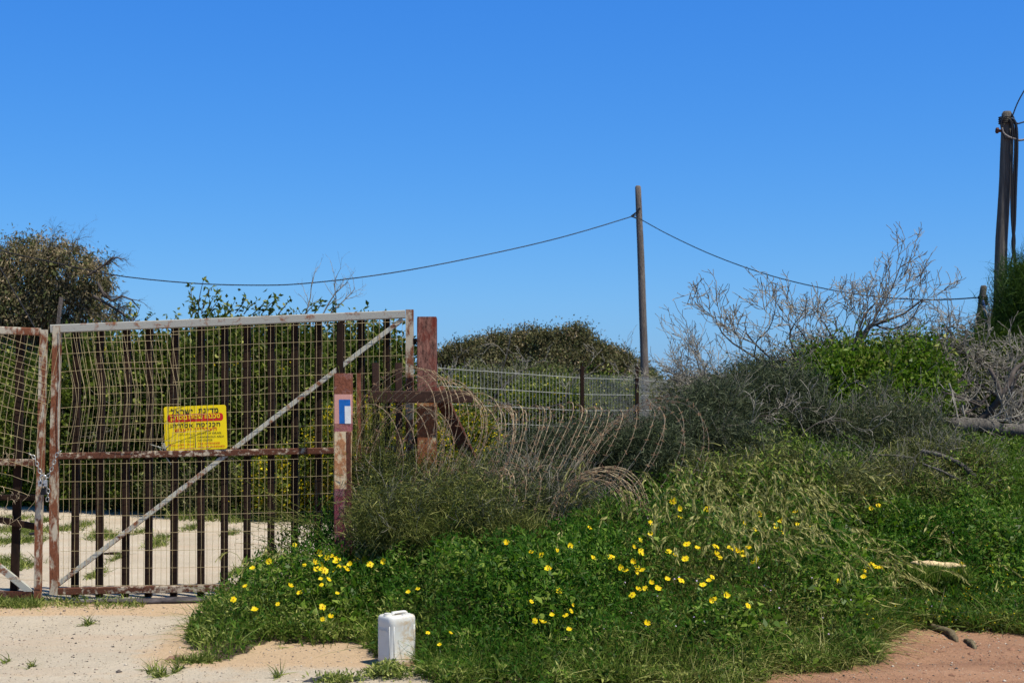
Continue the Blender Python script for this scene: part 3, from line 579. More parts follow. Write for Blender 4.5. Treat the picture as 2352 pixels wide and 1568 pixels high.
mb.build('hinge', M['darkbar'], tall)
bf = empty('steel_barrier', P(960, 910, 10.45), 'brown steel crossbeam with short uprights fixed across the red post', 'barrier')
mb = MB(); mb.bar(P(845, 911, 10.47), P(1086, 911, 10.47), .088, .05, bev=.006); mb.build('crossbeam', M['brownbeam'], bf)
for x in (863, 916): mb = MB(); mb.bar(P(x-1, 833, 10.53), P(x+2, 1150, 10.53), .05, .03, bev=.005); mb.build('upright', M['brownbeam'], bf)
mb = MB(); mb.bar(P(1005, 895, 10.66), P(1094, 1082, 11.0), .10, .08, bev=.01); mb.build('diagonal_strut', M['stile_dark'], bf)

# ------------------------------------------------------------------ barbed wire coils
def coil(name, label, keys, turns, per=26, r=.0026, barb=.075, seed=1):
    """keys: (t, cx, cy, ax, ay, shear, Y, dy) ellipse of one loop in the picture plane plus its depth swing"""
    rr = random.Random(seed); K = np.array(keys, float); n = turns*per; t = np.linspace(0, 1, n+1); q = [np.interp(t, K[:, 0], K[:, i]) for i in range(1, 8)]
    ph = np.linspace(0, 2*math.pi*turns, n+1)+math.pi; px = q[0]+q[2]*np.cos(ph)+q[4]*np.sin(ph); py = q[1]-q[3]*np.sin(ph); Y = q[5]+q[6]*np.cos(ph)
    jx = np.interp(t, np.linspace(0, 1, turns+1), [rr.uniform(-11, 11) for _ in range(turns+1)]); jy = np.interp(t, np.linspace(0, 1, turns*2+1), [rr.uniform(-12, 12) for _ in range(turns*2+1)])
    sc_ = np.interp(t, np.linspace(0, 1, turns*3+1), [rr.uniform(.86, 1.14) for _ in range(turns*3+1)]); k1 = np.array([rr.gauss(0, .9) for _ in range(n+1)])
    px = q[0]+(px-q[0])*sc_+k1; py = q[1]+(py-q[1])*(.5+.5*sc_)
    pts = [P(a, b, c) for a, b, c in zip(px+jx, py+jy, Y)]
    mb = MB(); s1 = []; s2 = []; Q = resample(pts, n*3)
    for i, p in enumerate(Q):
        a = i*1.1; o = Vector((math.cos(a)*.6, math.sin(a), math.sin(a+1)))*.0022; s1.append(Vector(p)+o); s2.append(Vector(p)-o)
    mb.tube(s1, r*.62, 3, cap=False); mb.tube(s2, r*.62, 3, cap=False)
    d = 0; nx = barb
    for i in range(1, len(Q)):
        d += float(np.linalg.norm(Q[i]-Q[i-1]))
        if d > nx:
            nx = d+barb*rr.uniform(.7, 1.3); p = Vector(Q[i])
            for _ in range(2):
                v = Vector((rr.gauss(0, 1), rr.gauss(0, 1), rr.gauss(0, 1))).normalized()*.020; mb.tube([p-v, p+v], .0019, 3, 1)
            tt = Vector(Q[i]-Q[i-1]).normalized()*.006; mb.tube([p-tt, p+tt], .0042, 4, 1)
    o = mb.build(name, [M['barb'], M['barb_tip']]); return tag(o, label, 'barbed wire', 'coils of rusty barbed wire')
coil('barbed_wire_coil', 'long rusty barbed wire coil stretched from the painted post across the dark shrubs',
     [(0, 900, 1000, 88, 150, 30, 10.22, -.08), (.10, 930, 1000, 112, 155, 48, 10.22, -.1), (.2, 985, 1020, 118, 146, 55, 10.24, -.12), (.32, 1045, 1060, 90, 136, 60, 10.22, -.12), (.45, 1110, 1090, 48, 160, 62, 10.3, -.12), (.62, 1195, 1100, 34, 165, 82, 10.4, -.14),
      (.76, 1300, 1105, 34, 165, 100, 10.5, -.15), (.86, 1395, 1085, 75, 150, 95, 10.6, -.18), (1, 1485, 1075, 140, 158, 50, 10.8, -.2)], 40, seed=2)
coil('barbed_wire_coil', 'low dense bundle of barbed wire loops arching over the shrub below the long coil',
     [(0, 1345, 1200, 85, 98, 10, 9.85, -.06), (.5, 1375, 1200, 104, 128, 15, 9.9, -.06), (1, 1395, 1222, 92, 112, 5, 9.95, -.06)], 17, seed=4)
coil('barbed_wire_coil', 'loose low barbed wire loops among the twigs below the diagonal strut',
     [(0, 1080, 1165, 42, 80, 25, 10.0, -.06), (.5, 1150, 1160, 46, 90, 25, 10.0, -.06), (1, 1235, 1160, 48, 88, 25, 10.05, -.06)], 6, seed=6)
coil('barbed_wire_coil', 'fine tangled barbed wire hanging between the painted post and the red post',
     [(0, 850, 1050, 70, 120, -20, 10.2, -.05), (.5, 930, 1060, 85, 130, 25, 10.2, -.05), (1, 985, 1050, 60, 110, 25, 10.25, -.05)], 7, seed=9)

# ------------------------------------------------------------------ back fence
nodes = [(935, 24.8, 838, 40.5), (1005, 25, 845, 40.5), (1338, 26.5, 868, 37.5), (1465, 28.8, 872, 35), (1545, 32.5, 879, 31.5), (1568, 40, 884, 26)]
fence = empty('mesh_fence', P(1180, 1060, 25.8), 'grey welded wire fence on rusty posts running behind the red gate post', 'fence')
rails = [[P(x, y+j*s, Y)+Vector((0, (-.07 if j in (4,) else 0), 0)) for x, Y, y, s in nodes] for j in range(7)]
mb = MB()
for r_ in rails:
    for a, b in zip(r_[:-1], r_[1:]): mb.tube([a, b], .0065, 5, cap=False)
mb.build('rails', M['fence_wire'], fence)
PLs = []
for s in range(5):
    A = nodes[s]; B = nodes[s+1]; a = P(A[0], A[2], A[1]); b = P(B[0], B[2], B[1]); n = int((b-a).length/.072)
    for i in range(n):
        t = i/n; tp = rails[0][s].lerp(rails[0][s+1], t)+Vector((0, 0, .07)); q = [tp]+[rails[j][s].lerp(rails[j][s+1], t) for j in range(7)]; q[5] = q[5]+Vector((0, -.05, 0)); PLs.append([tuple(v) for v in q])
V, F = tubesV(np.array(PLs), np.full((len(PLs), 8), .0042), 4); npmesh('mesh_panel', V, F, M['fence_wire'], fence)
for x, yt, yb, Y in ((1338, 840, 1060, 26.3), (1464, 842, 1090, 28.6), (1557, 878, 1050, 33)):
    mb = MB(); mb.bar(P(x, yb, Y), P(x-1, yt, Y), .075, .06, bev=.01); mb.build('post', M['darkbar'], fence)

# ------------------------------------------------------------------ poles and wires
def pole(name, label, pts, rs, mat, n=14):
    root = empty(name, pts[0], label, 'pole'); mb = MB(); q = resample(pts, 14); r = list(np.interp(np.linspace(0, 1, 14), np.linspace(0, 1, len(rs)), rs)); rr = random.Random(2)
    q = [Vector(p)+Vector((rr.uniform(-1, 1)*r[0]*.04, 0, 0)) for p in q]
    mb.tube(q+[q[-1]+Vector((.0, 0, r[-1]*.5))], r+[r[-1]*.72], n); mb.build('shaft', mat, root, True); return root
Y1 = 30
pm = pole('utility_pole', 'slim grey wooden pole standing alone against the sky behind the fence', [P(1486, 1075, Y1), P(1481, 870, Y1), P(1473, 620, Y1), P(1465.5, 430, Y1)], [.088, .085, .075, .062], M['pole'])
mb = MB(); mb.tube([P(1450, 497, Y1-.1), P(1462, 488, Y1-.1), P(1470, 478, Y1-.1)], .02, 6); mb.tube([P(1450, 497, Y1-.1), P(1462, 501, Y1-.1)], .015, 6); mb.build('wire_bracket', M['cable'], pm)
def wire(name, label, pts, r, mat, k=40, grp='overhead lines'):
    q = resample(pts, k); mb = MB(); mb.tube(q, r, 5); o = mb.build(name, mat, None, True); return tag(o, label, 'cable', grp)
wire('overhead_wire', 'thin black overhead wire sagging from the slim pole to the left edge', [P(1462, 494, 29.9), P(1330, 534, 29), P(1200, 567, 28), P(1000, 609, 27), P(850, 634, 26), P(700, 651, 26), P(600, 655, 26), P(450, 651, 26), P(270, 633, 26), P(120, 602, 26), P(0, 575, 26), P(-150, 530, 26)], .0105, M['cable'])
wire('overhead_wire', 'thin black overhead wire sagging right from the slim pole to the short stump pole', [P(1470, 503, 29.9), P(1540, 541, 29), P(1640, 587, 27.5), P(1760, 630, 25.5), P(1880, 660, 24), P(2000, 680, 22), P(2110, 688, 20.5), P(2180, 687.5, 20), P(2252, 683, 19)], .0095, M['cable'])
wire('guy_wire', 'faint dark stay wire slanting down across the far left tree', [P(-40, 545, 24), P(0, 615, 24), P(50, 700, 24), P(95, 780, 24)], .011, M['cable'])
Y2 = 19
pr_ = pole('utility_pole', 'thick dark wooden pole with hanging cables at the right edge', [P(2294, 1010, Y2), P(2295.5, 760, Y2), P(2299.5, 575, Y2), P(2308, 420, Y2), P(2313, 262, Y2)], [.09, .087, .080, .076, .068], M['pole_dark'], 18)
mb = MB(); mb.tube([P(2287, 300, Y2-.02), P(2335, 303, Y2-.02)], .02, 8); mb.tube([P(2288, 300, Y2-.02), P(2293, 300, Y2-.02)], .04, 6); mb.tube([P(2327, 296, Y2-.05), P(2327, 316, Y2-.05)], .03, 6); mb.build('bolt', M['stile_dark'], pr_)
mb = MB(); q = []
for i in range(50): a = i*.5; q.append(P(2311.5, 268+i*.35, Y2)+Vector((math.cos(a)*.098, math.sin(a)*.098, 0)))
mb.tube(q, .009, 5); mb.build('wire_wrap', M['cable'], pr_, True)
def cab(pts, r, mat, label, name='hanging_cable'): mb = MB(); mb.tube(resample(pts, 34), r, 7); tag(mb.build(name, mat, None, True), label, 'cable', 'cables on the thick dark pole')
yy = Y2-.12
cab([P(2326, 272, yy), P(2334, 290, yy), P(2336, 340, yy), P(2333, 430, yy), P(2330, 520, yy), P(2326, 560, yy), P(2331, 600, yy), P(2337, 640, yy), P(2338, 700, yy)], .020, M['cable'], 'thickest black cable hanging beside the thick pole')
cab([P(2318, 272, yy), P(2325, 300, yy), P(2324, 400, yy), P(2323, 480, yy), P(2327, 545, yy), P(2334, 610, yy), P(2336, 720, yy)], .014, M['cable'], 'black cable hanging closest along the right of the thick pole')
cab([P(2325, 276, yy), P(2331, 320, yy), P(2328, 420, yy), P(2327, 500, yy), P(2331, 560, yy), P(2322, 610, yy), P(2318, 720, yy)], .012, M['cable'], 'thin black cable crossing the other hanging cables low down')
cab([P(2325, 268, yy), P(2338, 235, yy), P(2360, 195, yy), P(2420, 90, yy)], .009, M['cable'], 'thin wire rising from the thick pole top to the upper right', 'overhead_wire')
cab([P(2318, 276, yy), P(2335, 283, yy), P(2350, 281, yy), P(2450, 250, yy)], .010, M['cable'], 'thin wire leaving the thick pole level to the right edge', 'overhead_wire')
cab([P(2301, 294, yy), P(2306, 307, yy), P(2320, 316, yy), P(2336, 320, yy), P(2352, 321, yy), P(2450, 300, yy)], .014, M['rope'], 'pale braided cable sagging from the thick pole to the right edge', 'overhead_cable')
cab([P(2306, 268, yy), P(2299, 282, yy), P(2302, 300, yy), P(2310, 320, yy)], .011, M['cable'], 'black cable loop round the thick pole top', 'cable_loop')
cab([P(2290, 640, yy), P(2285, 690, yy), P(2278, 720, yy), P(2274, 745, yy), P(2266, 752, yy), P(2262, 740, yy)], .010, M['cable'], 'thin cable running from the thick pole down to the short stump pole')
sp_ = pole('stump_pole', 'short dark wooden stump pole wrapped in cables beside the thick pole', [P(2250, 850, 19), P(2251, 770, 19), P(2255, 700, 19), P(2259.5, 659, 19)], [.085, .075, .05, .042], M['pole_dark'], 12)
mb = MB()
for k_, (dx, rr_) in enumerate(((-8, .012), (6, .012), (10, .010), (2, .014))):
    mb.tube(resample([P(2258, 683, 18.9), P(2256+dx*.5, 700, 18.88), P(2256+dx*1.3, 740, 18.88), P(2252+dx*2.2, 800, 18.9)], 12), rr_, 6)
mb.build('hanging_wires', M['cable'], sp_, True)
mb = MB(); mb.tube(resample([P(2258, 690, 18.88), P(2262, 705, 18.85), P(2268, 730, 18.85), P(2274, 742, 18.85), P(2272, 760, 18.85)], 12), .012, 6); mb.tube(resample([P(2256, 692, 18.88), P(2260, 715, 18.85), P(2264, 745, 18.85)], 10), .01, 6); mb.build('blue_wires', M['bluecable'], sp_, True)
mb = MB(); q = [P(2258, 678+i*.5, 19)+Vector((math.cos(i*.6)*.06, math.sin(i*.6)*.06, 0)) for i in range(44)]; mb.tube(q, .01, 5); mb.build('wire_wrap', M['cable'], sp_, True)
# ------------------------------------------------------------------ plants
def E(cx, cy, rx, ry, Y, rd=None):
    c = P(cx, cy, Y); s = Y/FPX; return (np.array(c), np.array([rx*s, rd if rd else rx*s*.8, ry*s]))
def ell_pts(ells, n, p=.3, front=0):
    w = np.array([r[0]*r[2]*max(r[1], .3) for c, r in ells]); idx = rng.choice(len(ells), n, p=w/w.sum()); C = np.array([c for c, r in ells])[idx]; Rr = np.array([r for c, r in ells])[idx]
    d = rdir(n); 
    if front: d[:, 1] = np.where(rng.random(n) < front, -np.abs(d[:, 1]), d[:, 1])
    return C + d*(rng.random(n)**p)[:, None]*Rr, d
def crown_geo(ells, n, L, W, nc, sg, mode='leafU', p=.3, up=(0, 0, .3), droop=.3, zmin=None, hang=0, front=.7):
    cc, cd = ell_pts(ells, nc, p, front); k = rng.integers(0, nc, n); sgk = sg*rng.uniform(.5, 1.5, nc)
    B = cc[k] + rng.normal(size=(n, 3))*sgk[k][:, None]
    D = unit(rng.normal(size=(n, 3))*.8 + cd[k]*.6 + np.array(up) + np.array([0, 0, -hang])); l = L*rng.uniform(.55, 1.35, n); w = W*rng.uniform(.6, 1.3, n)
    if zmin is not None:
        keep = B[:, 2] > zg(B[:, 0], B[:, 1]) + zmin; B, D, l, w, k = B[keep], D[keep], l[keep], w[keep], k[keep]; n = len(B)
    cr = rng.random(nc)[k]*.45 + rng.random(n)*.55
    if mode == 'leafU': V, F = leafU(B, D, l, w, .6); rn = np.repeat(cr, 4)
    elif mode == 'leafV': V, F = leafV(B, D, l, w); rn = np.repeat(cr, 4)
    else: V, F = bladeV(B, D, l, w, droop, 2); rn = np.repeat(cr, 6)
    return V, F, rn
def limbs(base, ells, n, r, k=6, wig=.06, p=.6):
    tips, _ = ell_pts(ells, n, p); PL = np.zeros((n, k, 3)); base = np.array(base, float)
    for i in range(k):
        t = i/(k-1); PL[:, i] = base[None]*(1-t) + tips*t + np.array([0, 0, .18])*math.sin(math.pi*t)*np.linalg.norm(tips-base, axis=1)[:, None]*.6
    PL[:, 1:-1] += rng.normal(size=(n, k-2, 3))*wig; PL[:, 0] += rng.normal(size=(n, 3))*r*1.0
    return PL, np.linspace(1, .25, k)[None]*r*rng.uniform(.6, 1, n)[:, None]
def bush(name, label, cat_, ells, layers, base=None, nl=14, r=.02, bark='twig_dark', group=None, lv=1, cnt=(5,), lens=(.5,), trunk='branches', crown='foliage', tw_bias=(0, 0, .5)):
    c0 = np.mean([c for c, r_ in ells], 0); bx, by = (base[0], base[1]) if base else (c0[0], c0[1]); bz = zgf(bx, by)-.03
    root = empty(name, (bx, by, bz), label, cat_, group)
    if nl:
        PL, RR = limbs((bx, by, bz), ells, nl, r); twigmesh(trunk, grow(PL, RR, lv, cnt, lens, bias=tw_bias), M[bark], root)
    for i, ly in enumerate(layers):
        ly = dict(ly); mt = ly.pop('mat'); nm = ly.pop('name', crown); el = ly.pop('ells', ells)
        V, F, rn = crown_geo(el, **ly); npmesh(nm, V, F, M[mt], root, rnd=rn)
    return root
def LY(mat, n, L, W, nc, sg, **k): return dict(mat=mat, n=n, L=L, W=W, nc=nc, sg=sg, **k)

# far left eucalyptus
eu = [E(-70, 640, 110, 80, 38), E(60, 625, 85, 78, 38), E(150, 625, 85, 62, 37.5), E(205, 650, 62, 62, 38), E(228, 610, 38, 26, 38), E(30, 700, 110, 80, 38), E(150, 710, 105, 60, 38), E(262, 730, 42, 26, 37), E(40, 790, 120, 70, 38.5), E(160, 780, 90, 50, 38.5), E(110, 577, 55, 30, 38), E(50, 577, 35, 26, 38)]
root = bush('eucalyptus_tree', 'tall drooping olive brown gum tree behind the left end of the gate', 'tree', eu,
     [LY('l_euc', 52000, .13, .032, 900, .12, mode='leafV', hang=1.1, p=.22, up=(0, 0, 0)), LY('l_olive', 14000, .15, .034, 420, .14, mode='leafV', hang=1.0, p=.22, up=(0, 0, 0), name='green_leaves')], base=(-12.6, 38), nl=26, r=.09, bark='bark', lv=2, cnt=(4, 4), lens=(.35, .2), trunk='trunk', crown='crown', tw_bias=(0, 0, -.2))
dead = [[P(190, 640, 37), P(235, 612, 36.9), P(262, 590, 36.8), P(283, 600, 36.7)], [P(225, 650, 37), P(250, 690, 36.8), P(290, 680, 36.6), P(320, 708, 36.5)], [P(215, 680, 37), P(270, 712, 36.8), P(300, 735, 36.7), P(318, 750, 36.6)], [P(150, 600, 37), P(165, 575, 37), P(172, 556, 37), P(178, 546, 37)], [P(110, 570, 37), P(120, 556, 37), P(121, 545, 37), P(124, 538, 37)]]
PL = np.array([resample(d, 6) for d in dead]); twigmesh('dead_branch', grow(PL, np.linspace(1, .35, 6)[None]*np.array([.035, .045, .045, .02, .015])[:, None], 3, (6, 4, 3), (.4, .28, .18), bias=(.35, 0, .15), wig=.2, spread=.8), M['twig_dark'], root)

# trees on the skyline in the middle
far = [('round brown green tree, leftmost of the skyline clump behind the fence', [(1010, 850, 28, 32), (1062, 832, 42, 38), (1040, 818, 18, 16), (1105, 822, 40, 40)], 50), ('broad brown topped tree in the middle of the skyline clump', [(1150, 815, 45, 48), (1205, 806, 55, 46), (1175, 840, 80, 45), (1135, 782, 22, 16), (1228, 772, 26, 16)], 48),
       ('dark dome shaped tree, highest of the skyline clump', [(1265, 804, 45, 44), (1315, 798, 50, 46), (1365, 828, 48, 38), (1310, 840, 90, 45), (1300, 768, 24, 14), (1345, 778, 22, 14), (1392, 808, 20, 16)], 47), ('low olive tree at the right foot of the skyline clump beside the slim pole', [(1415, 850, 38, 33), (1455, 866, 32, 26), (1480, 875, 26, 20)], 48)]
for lab, es, Y in far:
    el = [E(a, b, c, d, Y) for a, b, c, d in es]; bush('distant_tree', lab, 'tree', el, [LY('l_far', 26000, .10, .048, 420, .13, mode='leafV', p=.25), LY('l_olive', 6000, .10, .045, 140, .14, mode='leafV', p=.25, name='green_leaves'), LY('l_euc', 8000, .09, .04, 160, .13, mode='leafV', p=.15, name='dry_leaves')], nl=14, r=.05, bark='bark', lv=2, cnt=(3, 3), lens=(.35, .2), trunk='trunk', crown='crown', group='skyline trees behind the fence')
# scrub between the fence and the skyline trees
scr = [('yellow flowering green scrub just right of the red post beyond the fence', (1040, 940, 70, 75, 29), 'l_bush'), ('grey twiggy scrub beyond the fence above the crossbeam end', (1110, 890, 75, 42, 33), 'l_olive'), ('bright green scrub beyond the fence left of its first post', (1240, 930, 95, 62, 30), 'l_bush'),
       ('olive scrub with bare stems beyond the middle of the fence', (1230, 880, 110, 36, 36), 'l_olive'), ('green scrub with yellow dots beyond the first fence post', (1390, 925, 95, 60, 31), 'l_bush'), ('low olive scrub beyond the fence beside the slim pole', (1470, 905, 75, 40, 37), 'l_olive')]
for lab, (a, b, c, d, Y), mt in scr:
    el = [E(a, b, c, d, Y), E(a-c*.4, b+d*.3, c*.7, d*.8, Y-.5), E(a+c*.4, b+d*.2, c*.7, d*.8, Y)]
    ls = [LY(mt, 12000, .075, .04, 300, .12, mode='leafU', zmin=0)]
    if mt != 'l_olive': ls.append(LY('l_yel', 1100 if a < 1100 else 260, .045, .04, 260, .05, mode='leafV', p=.1, name='blossoms', zmin=0))
    bush('scrub_bush', lab, 'bush', el, ls, nl=18, r=.02, bark='twig', lv=2, cnt=(4, 3), lens=(.7, .35), group='scrub bushes beyond the wire fence')
# bushes behind the gate
def sprigs(root, specs, n=9, L=.085):
    PL = []; B = []; 
    for sx, sy, ex, ey, Y in specs:
        q = resample([P(sx, sy, Y), P((sx+ex)/2+random.uniform(-4, 4), (sy+ey)/2, Y), P(ex, ey, Y)], 6); PL.append(q)
    PL = np.array(PL); V, F = tubesV(PL, np.linspace(.008, .003, 6)[None]*np.ones((len(PL), 1)), 4); s = npmesh('shoots', V, F, M['twig_dark'], root)
    idx = rng.integers(0, len(PL), n*len(PL)); t = rng.uniform(1.0, 4.99, len(idx)); i = t.astype(int); f = (t-i)[:, None]; B = PL[idx, i]*(1-f)+PL[idx, i+1]*f; B = np.concatenate([B, PL[:, -1], PL[:, -1]])
    D = unit(rng.normal(size=(len(B), 3))*.8+np.array([0, 0, .5])); V, F = leafV(B, D, np.full(len(B), L)*rng.uniform(.6, 1.2, len(B)), np.full(len(B), L*.42)); npmesh('shoot_leaves', V, F, M['l_bush'], root, rnd=np.repeat(rng.random(len(B)), 4))
bb = [('dark leafy bush behind the narrow left gate leaf', [(20, 960, 130, 150, 20.5), (90, 1000, 80, 130, 19.8)], .45, 0), ('dark green bush behind the left bars of the wide gate', [(210, 960, 105, 190, 19), (270, 900, 80, 130, 19.4)], .5, 0),
      ('glossy green bush behind the gate left of the yellow sign', [(350, 960, 105, 195, 18.6), (410, 930, 80, 160, 18.8)], .5, 0), ('tallest green bush topping the gate above the yellow sign', [(500, 930, 110, 205, 18.3), (560, 900, 100, 172, 18.6)], .5, 0),
      ('dense green bush behind the gate right of the yellow sign', [(660, 940, 100, 205, 18.5), (720, 920, 80, 180, 18.7)], .5, 0), ('thinner olive green bush behind the top right gate corner', [(830, 930, 95, 190, 19.3), (905, 950, 70, 170, 19.5)], .5, 0)]
rts = []
for j, (lab, es, q, _) in enumerate(bb):
    el = [E(*e, rd=.9) for e in es]; el += [E(e[0], 1080, e[2]*.9, 90, e[4], rd=.9) for e in es]
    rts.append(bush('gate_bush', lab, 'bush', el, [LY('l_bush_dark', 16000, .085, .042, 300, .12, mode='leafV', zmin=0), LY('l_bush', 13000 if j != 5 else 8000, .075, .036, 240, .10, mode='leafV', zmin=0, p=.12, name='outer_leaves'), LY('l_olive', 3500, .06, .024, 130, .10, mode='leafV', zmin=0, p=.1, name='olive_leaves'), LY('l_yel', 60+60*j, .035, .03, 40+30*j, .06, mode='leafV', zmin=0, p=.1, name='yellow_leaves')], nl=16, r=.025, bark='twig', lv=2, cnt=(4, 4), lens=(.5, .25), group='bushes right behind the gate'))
sprigs(rts[3], [(452, 722, 437, 655, 18), (455, 725, 468, 640, 18), (462, 722, 485, 660, 18), (470, 722, 500, 672, 18.1), (480, 720, 505, 685, 18), (440, 730, 450, 690, 18)], 11)
sprigs(rts[3], [(520, 720, 540, 690, 18.2), (540, 720, 566, 683, 18.2), (560, 722, 590, 690, 18.2), (530, 722, 522, 702, 18.2), (580, 722, 615, 688, 18.3), (600, 722, 640, 680, 18.3)], 9)
sprigs(rts[4], [(620, 722, 632, 690, 18.4), (640, 720, 668, 685, 18.4), (700, 722, 732, 690, 18.4), (722, 720, 740, 692, 18.4), (760, 720, 768, 700, 18.4)], 7)
sprigs(rts[1], [(290, 745, 300, 705, 19), (300, 745, 322, 702, 19), (330, 745, 352, 722, 19), (395, 740, 406, 722, 19)], 5)
PL = np.array([resample(d, 6) for d in ([P(700, 725, 18.5), P(712, 690, 18.5), P(716, 650, 18.5), P(722, 632, 18.5)], [P(740, 725, 18.5), P(765, 680, 18.5), P(790, 655, 18.5), P(800, 648, 18.5)], [P(755, 725, 18.5), P(790, 690, 18.5), P(810, 670, 18.5), P(815, 660, 18.5)], [P(770, 725, 18.5), P(772, 690, 18.5), P(768, 650, 18.5), P(775, 630, 18.5)])])
twigmesh('bare_twigs', grow(PL, np.linspace(.010, .004, 6)[None]*np.ones((4, 1)), 2, (5, 3), (.25, .15), wig=.2), M['twig'], rts[4])
low = [('yellow flowering low shrub behind the gate below the sign', (660, 1110, 95, 75, 17.3)), ('yellow flowering shrub seen through the bars beside the painted post', (800, 1040, 95, 120, 17.2)), ('yellow flowering shrub behind the crossbeam and red post', (930, 1030, 110, 110, 17.4)),
       ('yellow blossom scrub seen under the fence right of the red post', (1070, 1030, 80, 90, 18)), ('yellow flowering herbs behind the left gate leaf', (60, 1105, 110, 45, 19.4)), ('green herbs with yellow flowers behind the gate near the left stile', (220, 1115, 90, 45, 19.2))]
for i, (lab, e) in enumerate(low):
    el = [E(*e, rd=.5)]; ny = (1500, 2300, 2300, 1800, 260, 240)[i]
    bush('flowering_shrub', lab, 'shrub', el, [LY('l_bush' if i < 4 else 'l_bright', 8000, .06, .022, 260, .09, mode='leafV', zmin=0), LY('l_yel', ny, .034, .026, ny//3, .06, mode='leafV', p=.1, name='blossoms', zmin=0)], nl=10, r=.012, lv=1, group='yellow flowering shrubs behind the gate')
el = [E(470, 1120, 130, 60, 17.6, rd=.4)]
bush('grey_shrub', 'dull grey twiggy low shrub under the yellow sign behind the gate', 'shrub', el, [LY('l_olive', 7000, .05, .02, 240, .08, mode='leafV', zmin=0)], nl=20, r=.01, bark='twig', lv=2, cnt=(4, 3), lens=(.35, .2))

# right bank shrubs
def sh(lab, ells, layers, nm='shrub', **k): return bush(nm, lab, 'shrub', [E(*e) for e in ells], layers, **k)
TW = dict(mode='blade', droop=.5, p=.28, zmin=.0)
sh('olive green thorny shrub filling the space right of the painted post', [(1110, 1175, 70, 45, 9.8, .12), (890, 1185, 80, 60, 9.95, .2), (990, 1165, 80, 55, 10.0, .2), (1090, 1140, 70, 50, 10.1, .2), (905, 1140, 95, 85, 10.5, .35), (1000, 1110, 90, 60, 10.7, .35), (1080, 1120, 80, 60, 10.7, .35), (870, 1100, 50, 60, 10.4, .2)],
   [LY('l_thorn', 24000, .065, .0045, 700, .07, **TW), LY('l_grey', 18000, .06, .0045, 600, .07, **TW), LY('l_dry', 3000, .07, .004, 400, .06, **TW), LY('l_thorn', 12000, .018, .009, 500, .05, mode='leafV', name='leaflets')], nl=40, r=.005, bark='twig', lv=2, cnt=(4, 4), lens=(.28, .15))
sh('grey dry thorny shrub under the low dense barbed wire bundle', [(1040, 1190, 130, 50, 10.25, .3), (1180, 1170, 130, 75, 10.4, .35), (1330, 1190, 130, 70, 10.5, .35), (1250, 1130, 110, 60, 10.7, .35)],
   [LY('l_grey', 30000, .05, .0052, 900, .05, **TW), LY('l_thorn', 12000, .05, .005, 500, .05, **TW)], nl=110, r=.006, bark='twig', lv=2, cnt=(5, 4), lens=(.32, .18))
sh('dark blue green wispy shrub behind the middle of the long barbed coil', [(1260, 1050, 110, 60, 11.4, .4), (1380, 1030, 110, 60, 11.6, .45), (1480, 1060, 110, 90, 11.4, .4), (1150, 1080, 70, 40, 11.2, .3)],
   [LY('l_grey', 46000, .065, .006, 1000, .06, **TW)], nl=60, r=.008, bark='twig_dark', lv=1, cnt=(5,), lens=(.3,))
sh('dark wispy shrub at the right end of the barbed coil', [(1570, 1020, 100, 85, 12, .45), (1640, 960, 90, 80, 12.3, .5), (1700, 1060, 110, 80, 11.8, .4)],
   [LY('l_grey', 44000, .07, .0062, 1000, .06, **TW)], nl=60, r=.008, bark='twig', lv=2, cnt=(4, 3), lens=(.35, .2))
sh('tall dark grey green shrub below the leftmost bare branches', [(1720, 920, 80, 80, 13, .5), (1800, 930, 90, 90, 13.2, .5), (1760, 1000, 110, 70, 12.8, .4), (1850, 1000, 70, 80, 12.8, .4)],
   [LY('l_grey', 42000, .075, .0068, 1000, .065, **TW)], nl=60, r=.009, bark='twig', lv=2, cnt=(4, 3), lens=(.4, .22))
sh('grey brown twiggy shrub below the bright green climber', [(1960, 1010, 90, 80, 12.6, .4), (2050, 985, 75, 35, 13.2, .3), (2015, 930, 32, 60, 13.3, .25), (1890, 990, 50, 35, 13.3, .25), (2080, 1010, 90, 85, 12.7, .4), (2140, 1060, 80, 70, 12.4, .35), (1930, 1080, 100, 60, 12.1, .3)],
   [LY('l_grey', 26000, .07, .0062, 900, .06, **TW), LY('l_olive', 16000, .05, .006, 700, .06, **TW)], nl=80, r=.008, bark='twig', lv=2, cnt=(5, 3), lens=(.35, .2))
sh('bright glossy green bush smothering the bank below the bare branches', [(1925, 880, 75, 70, 14.2, .5), (2010, 865, 80, 60, 14.4, .5), (2110, 885, 65, 72, 14.2, .5), (1930, 950, 70, 60, 13.9, .4), (1990, 815, 40, 22, 14.5, .4), (2100, 815, 38, 32, 14.3, .3), (1885, 845, 35, 35, 14.3, .3), (2050, 800, 22, 18, 14.3, .2), (2040, 920, 90, 60, 13.9, .4), (1885, 965, 45, 45, 13.6, .3), (2135, 950, 45, 45, 13.6, .3)],
   [LY('l_bright', 15000, .048, .030, 380, .09, mode='leafV', zmin=0, p=.3), LY('l_bush', 6000, .05, .03, 300, .09, mode='leafV')], nl=30, r=.012, bark='twig', lv=1, nm='leafy_bush')
sh('dull green scrub behind the thicket below the thick pole', [(2200, 850, 110, 60, 16, .6), (2290, 890, 90, 90, 16, .6), (2230, 930, 110, 70, 15.6, .5), (2120, 830, 90, 40, 17, .6)], [LY('l_bush_dark', 26000, .06, .024, 600, .10, mode='leafV'), LY('l_bush', 7000, .05, .02, 400, .09, mode='leafV')], nl=30, r=.012, bark='twig', lv=2, cnt=(4, 3), lens=(.5, .3), nm='scrub_bush')
